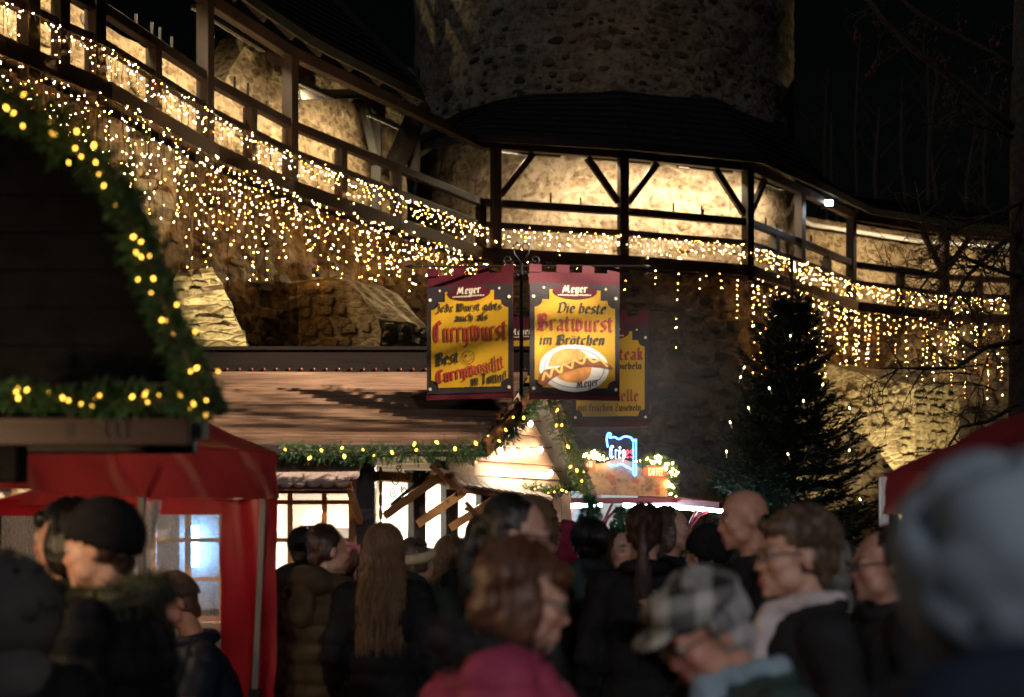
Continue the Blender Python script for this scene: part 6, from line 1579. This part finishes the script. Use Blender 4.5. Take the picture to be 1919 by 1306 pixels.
PEOPLE = [
 dict(label='person in a soft grey hood seen from behind in the bottom left corner', px=28, ytop=1046, d=3.5, face=165, hair='short', hcol='black', coat='black_coat', hat='hood:grey_hood', seed=1),
 dict(label='woman in black beanie and dark fur-collared parka, profile turned left', px=186, ytop=936, d=4.15, face=-100, hair='short', hcol='brown', coat='black_coat', hat='beanie', fur='furolive', puffer=True, build=1.12, head=(8, 6, 0), seed=2),
 dict(label='dark-haired person in profile just behind the black beanie', px=122, ytop=932, d=4.6, face=-98, hair='bob', hcol='black', coat='dark_coat', hat=None, head=(4, 4, 0), seed=3),
 dict(label='grey-haired seated man in glasses bent forward inside the tent', px=326, ytop=1094, d=6.35, zdrop=-.06, face=-66, hair='short', hcol='ash', coat='navy_coat', glasses=True, seated=True, lean=.24, head=(0, 8, 0), arms=('table', 'table'), skin='skin2', build=1.1, fine=True, seed=4),
 dict(label='short-haired man seen from behind, nearest to the lit hut window', px=578, ytop=984, d=7.45, face=165, hair='crop', hcol='black', coat='black_coat', puffer=True, hood_down=True, build=1.1, arms=('front', 'down'), seed=5),
 dict(label='woman with a bun and long olive padded coat, head turned right', px=618, ytop=981, d=6.95, face=140, hair='bun', hcol='brown', coat='olive_coat', puffer=True, hood_down=True, coat_len=.42, head=(-22, 4, 0), build=1.02, arms=('down', ((.24, -.14, 1.2), (.11, -.22, 1.45))), fine=True, seed=6),
 dict(label='woman with very long dark blonde hair seen from behind', px=722, ytop=979, d=6.75, face=178, hair='long', hcol='blonde', coat='black_coat', coat_len=.62, hair_len=.48, head=(-10, 0, 0), seed=7),
 dict(label='woman in cream headband with ponytail and green hooded jacket', px=782, ytop=1003, d=7.35, face=155, hair='pony', hcol='ash', coat='green_coat', hood_down=True, hat='band', hair_len=.10, head=(-8, 0, 0), seed=8),
 dict(label='blonde woman in dark coat half hidden before the side windows', px=850, ytop=1003, d=7.9, face=150, hair='long', hcol='blonde', coat='dark_coat', hair_len=.3, seed=9),
 dict(label='person wearing brown felt antlers behind the woman in glasses', px=908, ytop=962, d=7.6, face=170, hair='short', hcol='red', coat='dark_coat', hat='antler', seed=10),
 dict(label='woman in glasses with red scarf and teal jacket facing right', px=972, ytop=921, d=4.25, face=76, hair='pony', hcol='black', coat='teal_jacket', glasses=True, scarf='red_scarf', hair_len=.16, head=(10, 6, 0), build=1.02, seed=11),
 dict(label='woman with brown bob, glasses and pink-red jacket looking down', px=985, ytop=1003, d=3.25, face=90, hair='bob', hcol='red', coat='maroon_jacket', glasses=True, puffer=True, fur='furdark', head=(0, 16, 0), arms=('hold', 'hold'), build=1.2, fine=True, seed=12),
 dict(label='person in camel hat behind the woman with the red scarf', px=1012, ytop=936, d=6.6, face=120, hair='short', hcol='ash', coat='dark_coat', hat='hood:camel_hat', seed=13),
 dict(label='person in wine red hood before the crepe stall', px=1062, ytop=980, d=8.0, face=170, hair='short', hcol='brown', coat='dark_coat', hat='hood:wine_hat', seed=14),
 dict(label='boy with a tinsel tree on his head seen from behind', px=1106, ytop=966, d=6.9, face=176, hair='crop', hcol='black', coat='deep_green_jacket', hood_down=True, hat='tree', seed=15),
 dict(label='smiling woman wearing a tinsel tree headband, facing the camera', px=1166, ytop=985, d=7.7, face=18, hair='long', hcol='brown', coat='dark_coat', hat='tree', hair_len=.3, seed=16),
 dict(label='woman in black with long low ponytail seen from behind', px=1208, ytop=940, d=6.1, face=172, hair='pony', hcol='brown', coat='black_coat', hair_len=.46, build=1.05, head=(0, 4, 0), seed=17),
 dict(label='light-haired woman in profile under the white stall light', px=1262, ytop=946, d=7.6, face=70, hair='long', hcol='ash', coat='dark_coat', hair_len=.3, seed=18),
 dict(label='person in round black beanie left of the bald man', px=1322, ytop=985, d=6.7, face=-140, hair='short', hcol='black', coat='black_coat', hat='beanie', seed=19),
 dict(label='tall bald man in dark jacket looking down to the left', px=1392, ytop=907, d=5.6, face=-78, hair='bald', hcol='brown', coat='dark_coat', skin='skin2', head=(0, 10, 0), build=1.12, hood_down=True, arms=('hold', 'hold'), seed=20),
 dict(label='short-haired woman in glasses with pale scarf, profile left', px=1488, ytop=950, d=3.85, face=-80, hair='curly', hcol='ash', coat='dark_coat', glasses=True, scarf='white_scarf', head=(0, 2, 0), build=1.1, fine=True, seed=21),
 dict(label='grey-haired man in plaid flat cap bending down with light blue scarf', px=1318, ytop=1048, d=3.05, face=-70, hair='crop', hcol='grey', coat='deep_green_jacket', glasses=True, scarf='blue_scarf', hat='cap', head=(0, 26, 0), lean=.16, build=1.15, skin='skin2', seed=22),
 dict(label='man in profile with glasses pushed up, half hidden by the large blurred knit hat', px=1652, ytop=982, d=4.6, face=-85, hair='crop', hcol='brown', coat='dark_coat', glasses=True, head=(0, 4, 0), skin='skin2', seed=23),
 dict(label='person in grey-green beanie in the crowd below the fir tree', px=1574, ytop=1018, d=7.0, face=160, hair='short', hcol='brown', coat='dark_coat', hat='hood:grey_beanie', seed=24),
 dict(label='large blurred person in blue-grey knit hat and navy jacket at the right edge', px=1868, ytop=862, d=1.62, face=176, hair='bald', hcol='black', coat='navy_jacket', hat='knit:blue_hood', hood_down=True, build=1.25, seed=25),
 dict(label='seller with fair bun and white shirt behind the hut window', px=588, ytop=952, d=9.75, face=-30, hair='bun', hcol='pale', coat='white_shirt', collar=False, head=(0, 14, 0), arms=('hold', 'hold'), seed=26, zdrop=-.0),
]
import time as _t; _t0 = _t.time()
PO = {}
for k, q in enumerate(PEOPLE): PO[k] = person(**q)
print('people', _t.time() - _t0)

# ------------------------------------------------------------------ small things by the people
hb = thing('handbag', 'shiny black handbag on the arm beside the very long blonde hair', 'handbag', P(792, 1210, 6.9))
m = MB(); m.ell(P(788, 1190, 6.85), (.10, .06, .085), nu=18, nv=12); m.ell(P(788, 1206, 6.85), (.11, .062, .06), nu=18, nv=12); child_me = bake_blob(m, .012, 3, .5, 'bag_body'); o = obj('bag_body', child_me, plain('patent_black', (.01, .01, .012), .18, .2, 9, .2), hb); o.location = -worldloc(hb)
MB().tube([P(770, 1172, 6.85), P(778, 1150, 6.83), P(792, 1150, 6.83), P(803, 1175, 6.85)], .008, 8).build('strap', M['black'], hb, True)
bn = thing('bench', 'pale wooden beer bench under the seated man in the tent', 'bench', P(330, 1306, 6.5)); bn.location.z = 0
bevel(MB().box((P(330, 0, 6.5).x - .05, 6.55, .47), (1.2, .28, .04)).build('seat', M['pine'], bn))
for x in (-.45, .4): bevel(MB().box((P(330, 0, 6.5).x + x, 6.55, .225), (.04, .24, .45)).build('leg', M['iron'], bn))
tb_ = thing('beer_table', 'wooden table edge in front of the seated man', 'table', (-1.62, 5.75, 0))
bevel(MB().box((-1.78, 5.75, .96), (.9, .5, .045)).build('tabletop', M['pine'], tb_)); 
for x in (-.35, .35): MB().box((-1.78 + x, 5.75, .47), (.05, .4, .93)).build('leg', M['iron'], tb_)
nk = thing('paper_napkin', 'pink paper napkins held up behind the woman with the bun', 'napkin', P(655, 1060, 7.3))
for i, (x, y, a) in enumerate(((648, 1035, .3), (656, 1042, -.2))):
    MB().grid(lambda u, v: P(x + (u - .5) * 34, y + (v - .5) * 42, 7.35 - .03 * i) + Vector((a * (v - .5) * .05, .02 * math.sin(u * 7 + v * 4), 0)), 8, 8).build('sheet', cloth('pink_paper', (.75, .25, .27), .8, .1, .3), nk, True)

# ================================================================== cooking steam drifting beside the hut
def steam(label, c, r, dens, sc):
    m = bpy.data.materials.new('steam_vapour'); m.use_nodes = True; nt = m.node_tree
    for n in list(nt.nodes): nt.nodes.remove(n)
    o = nt.nodes.new('ShaderNodeOutputMaterial'); v = nt.nodes.new('ShaderNodeVolumePrincipled'); v.inputs['Color'].default_value = (.9, .9, .93, 1); v.inputs['Anisotropy'].default_value = .3
    tc = nt.nodes.new('ShaderNodeTexCoord'); nn = nt.nodes.new('ShaderNodeTexNoise'); nn.inputs['Scale'].default_value = sc; nn.inputs['Detail'].default_value = 3
    nt.links.new(tc.outputs['Object'], nn.inputs['Vector'])
    ln = nt.nodes.new('ShaderNodeVectorMath'); ln.operation = 'LENGTH'; mp = nt.nodes.new('ShaderNodeMapping'); mp.inputs['Scale'].default_value = (1 / r[0], 1 / r[1], 1 / r[2]); nt.links.new(tc.outputs['Object'], mp.inputs['Vector']); nt.links.new(mp.outputs[0], ln.inputs[0])
    fo = nt.nodes.new('ShaderNodeMapRange'); fo.inputs['From Min'].default_value = 1.0; fo.inputs['From Max'].default_value = .2; nt.links.new(ln.outputs['Value'], fo.inputs['Value'])
    mr = nt.nodes.new('ShaderNodeMapRange'); mr.inputs['From Min'].default_value = .35; mr.inputs['From Max'].default_value = .75; mr.inputs['To Max'].default_value = dens; nt.links.new(nn.outputs['Fac'], mr.inputs['Value'])
    mu = nt.nodes.new('ShaderNodeMath'); mu.operation = 'MULTIPLY'; nt.links.new(fo.outputs[0], mu.inputs[0]); nt.links.new(mr.outputs[0], mu.inputs[1]); nt.links.new(mu.outputs[0], v.inputs['Density'])
    nt.links.new(v.outputs[0], o.inputs['Volume'])
    mb = MB(); mb.ell((0, 0, 0), r, nu=20, nv=14); me = mb.mesh('steam'); me.materials.append(m); ob = obj('steam', me); ob.location = c; tag(ob, label, 'steam', kind='stuff'); return ob
steam('thin cooking steam drifting around the lit gable and the neon sign', (.9, 10.9, 2.7), (.95, 1.2, 1.15), .38, 1.8)
cy.volume_step_rate = 3.0; cy.volume_max_steps = 64; cy.volume_bounces = 0
bpy.data.scenes.remove(TMP)
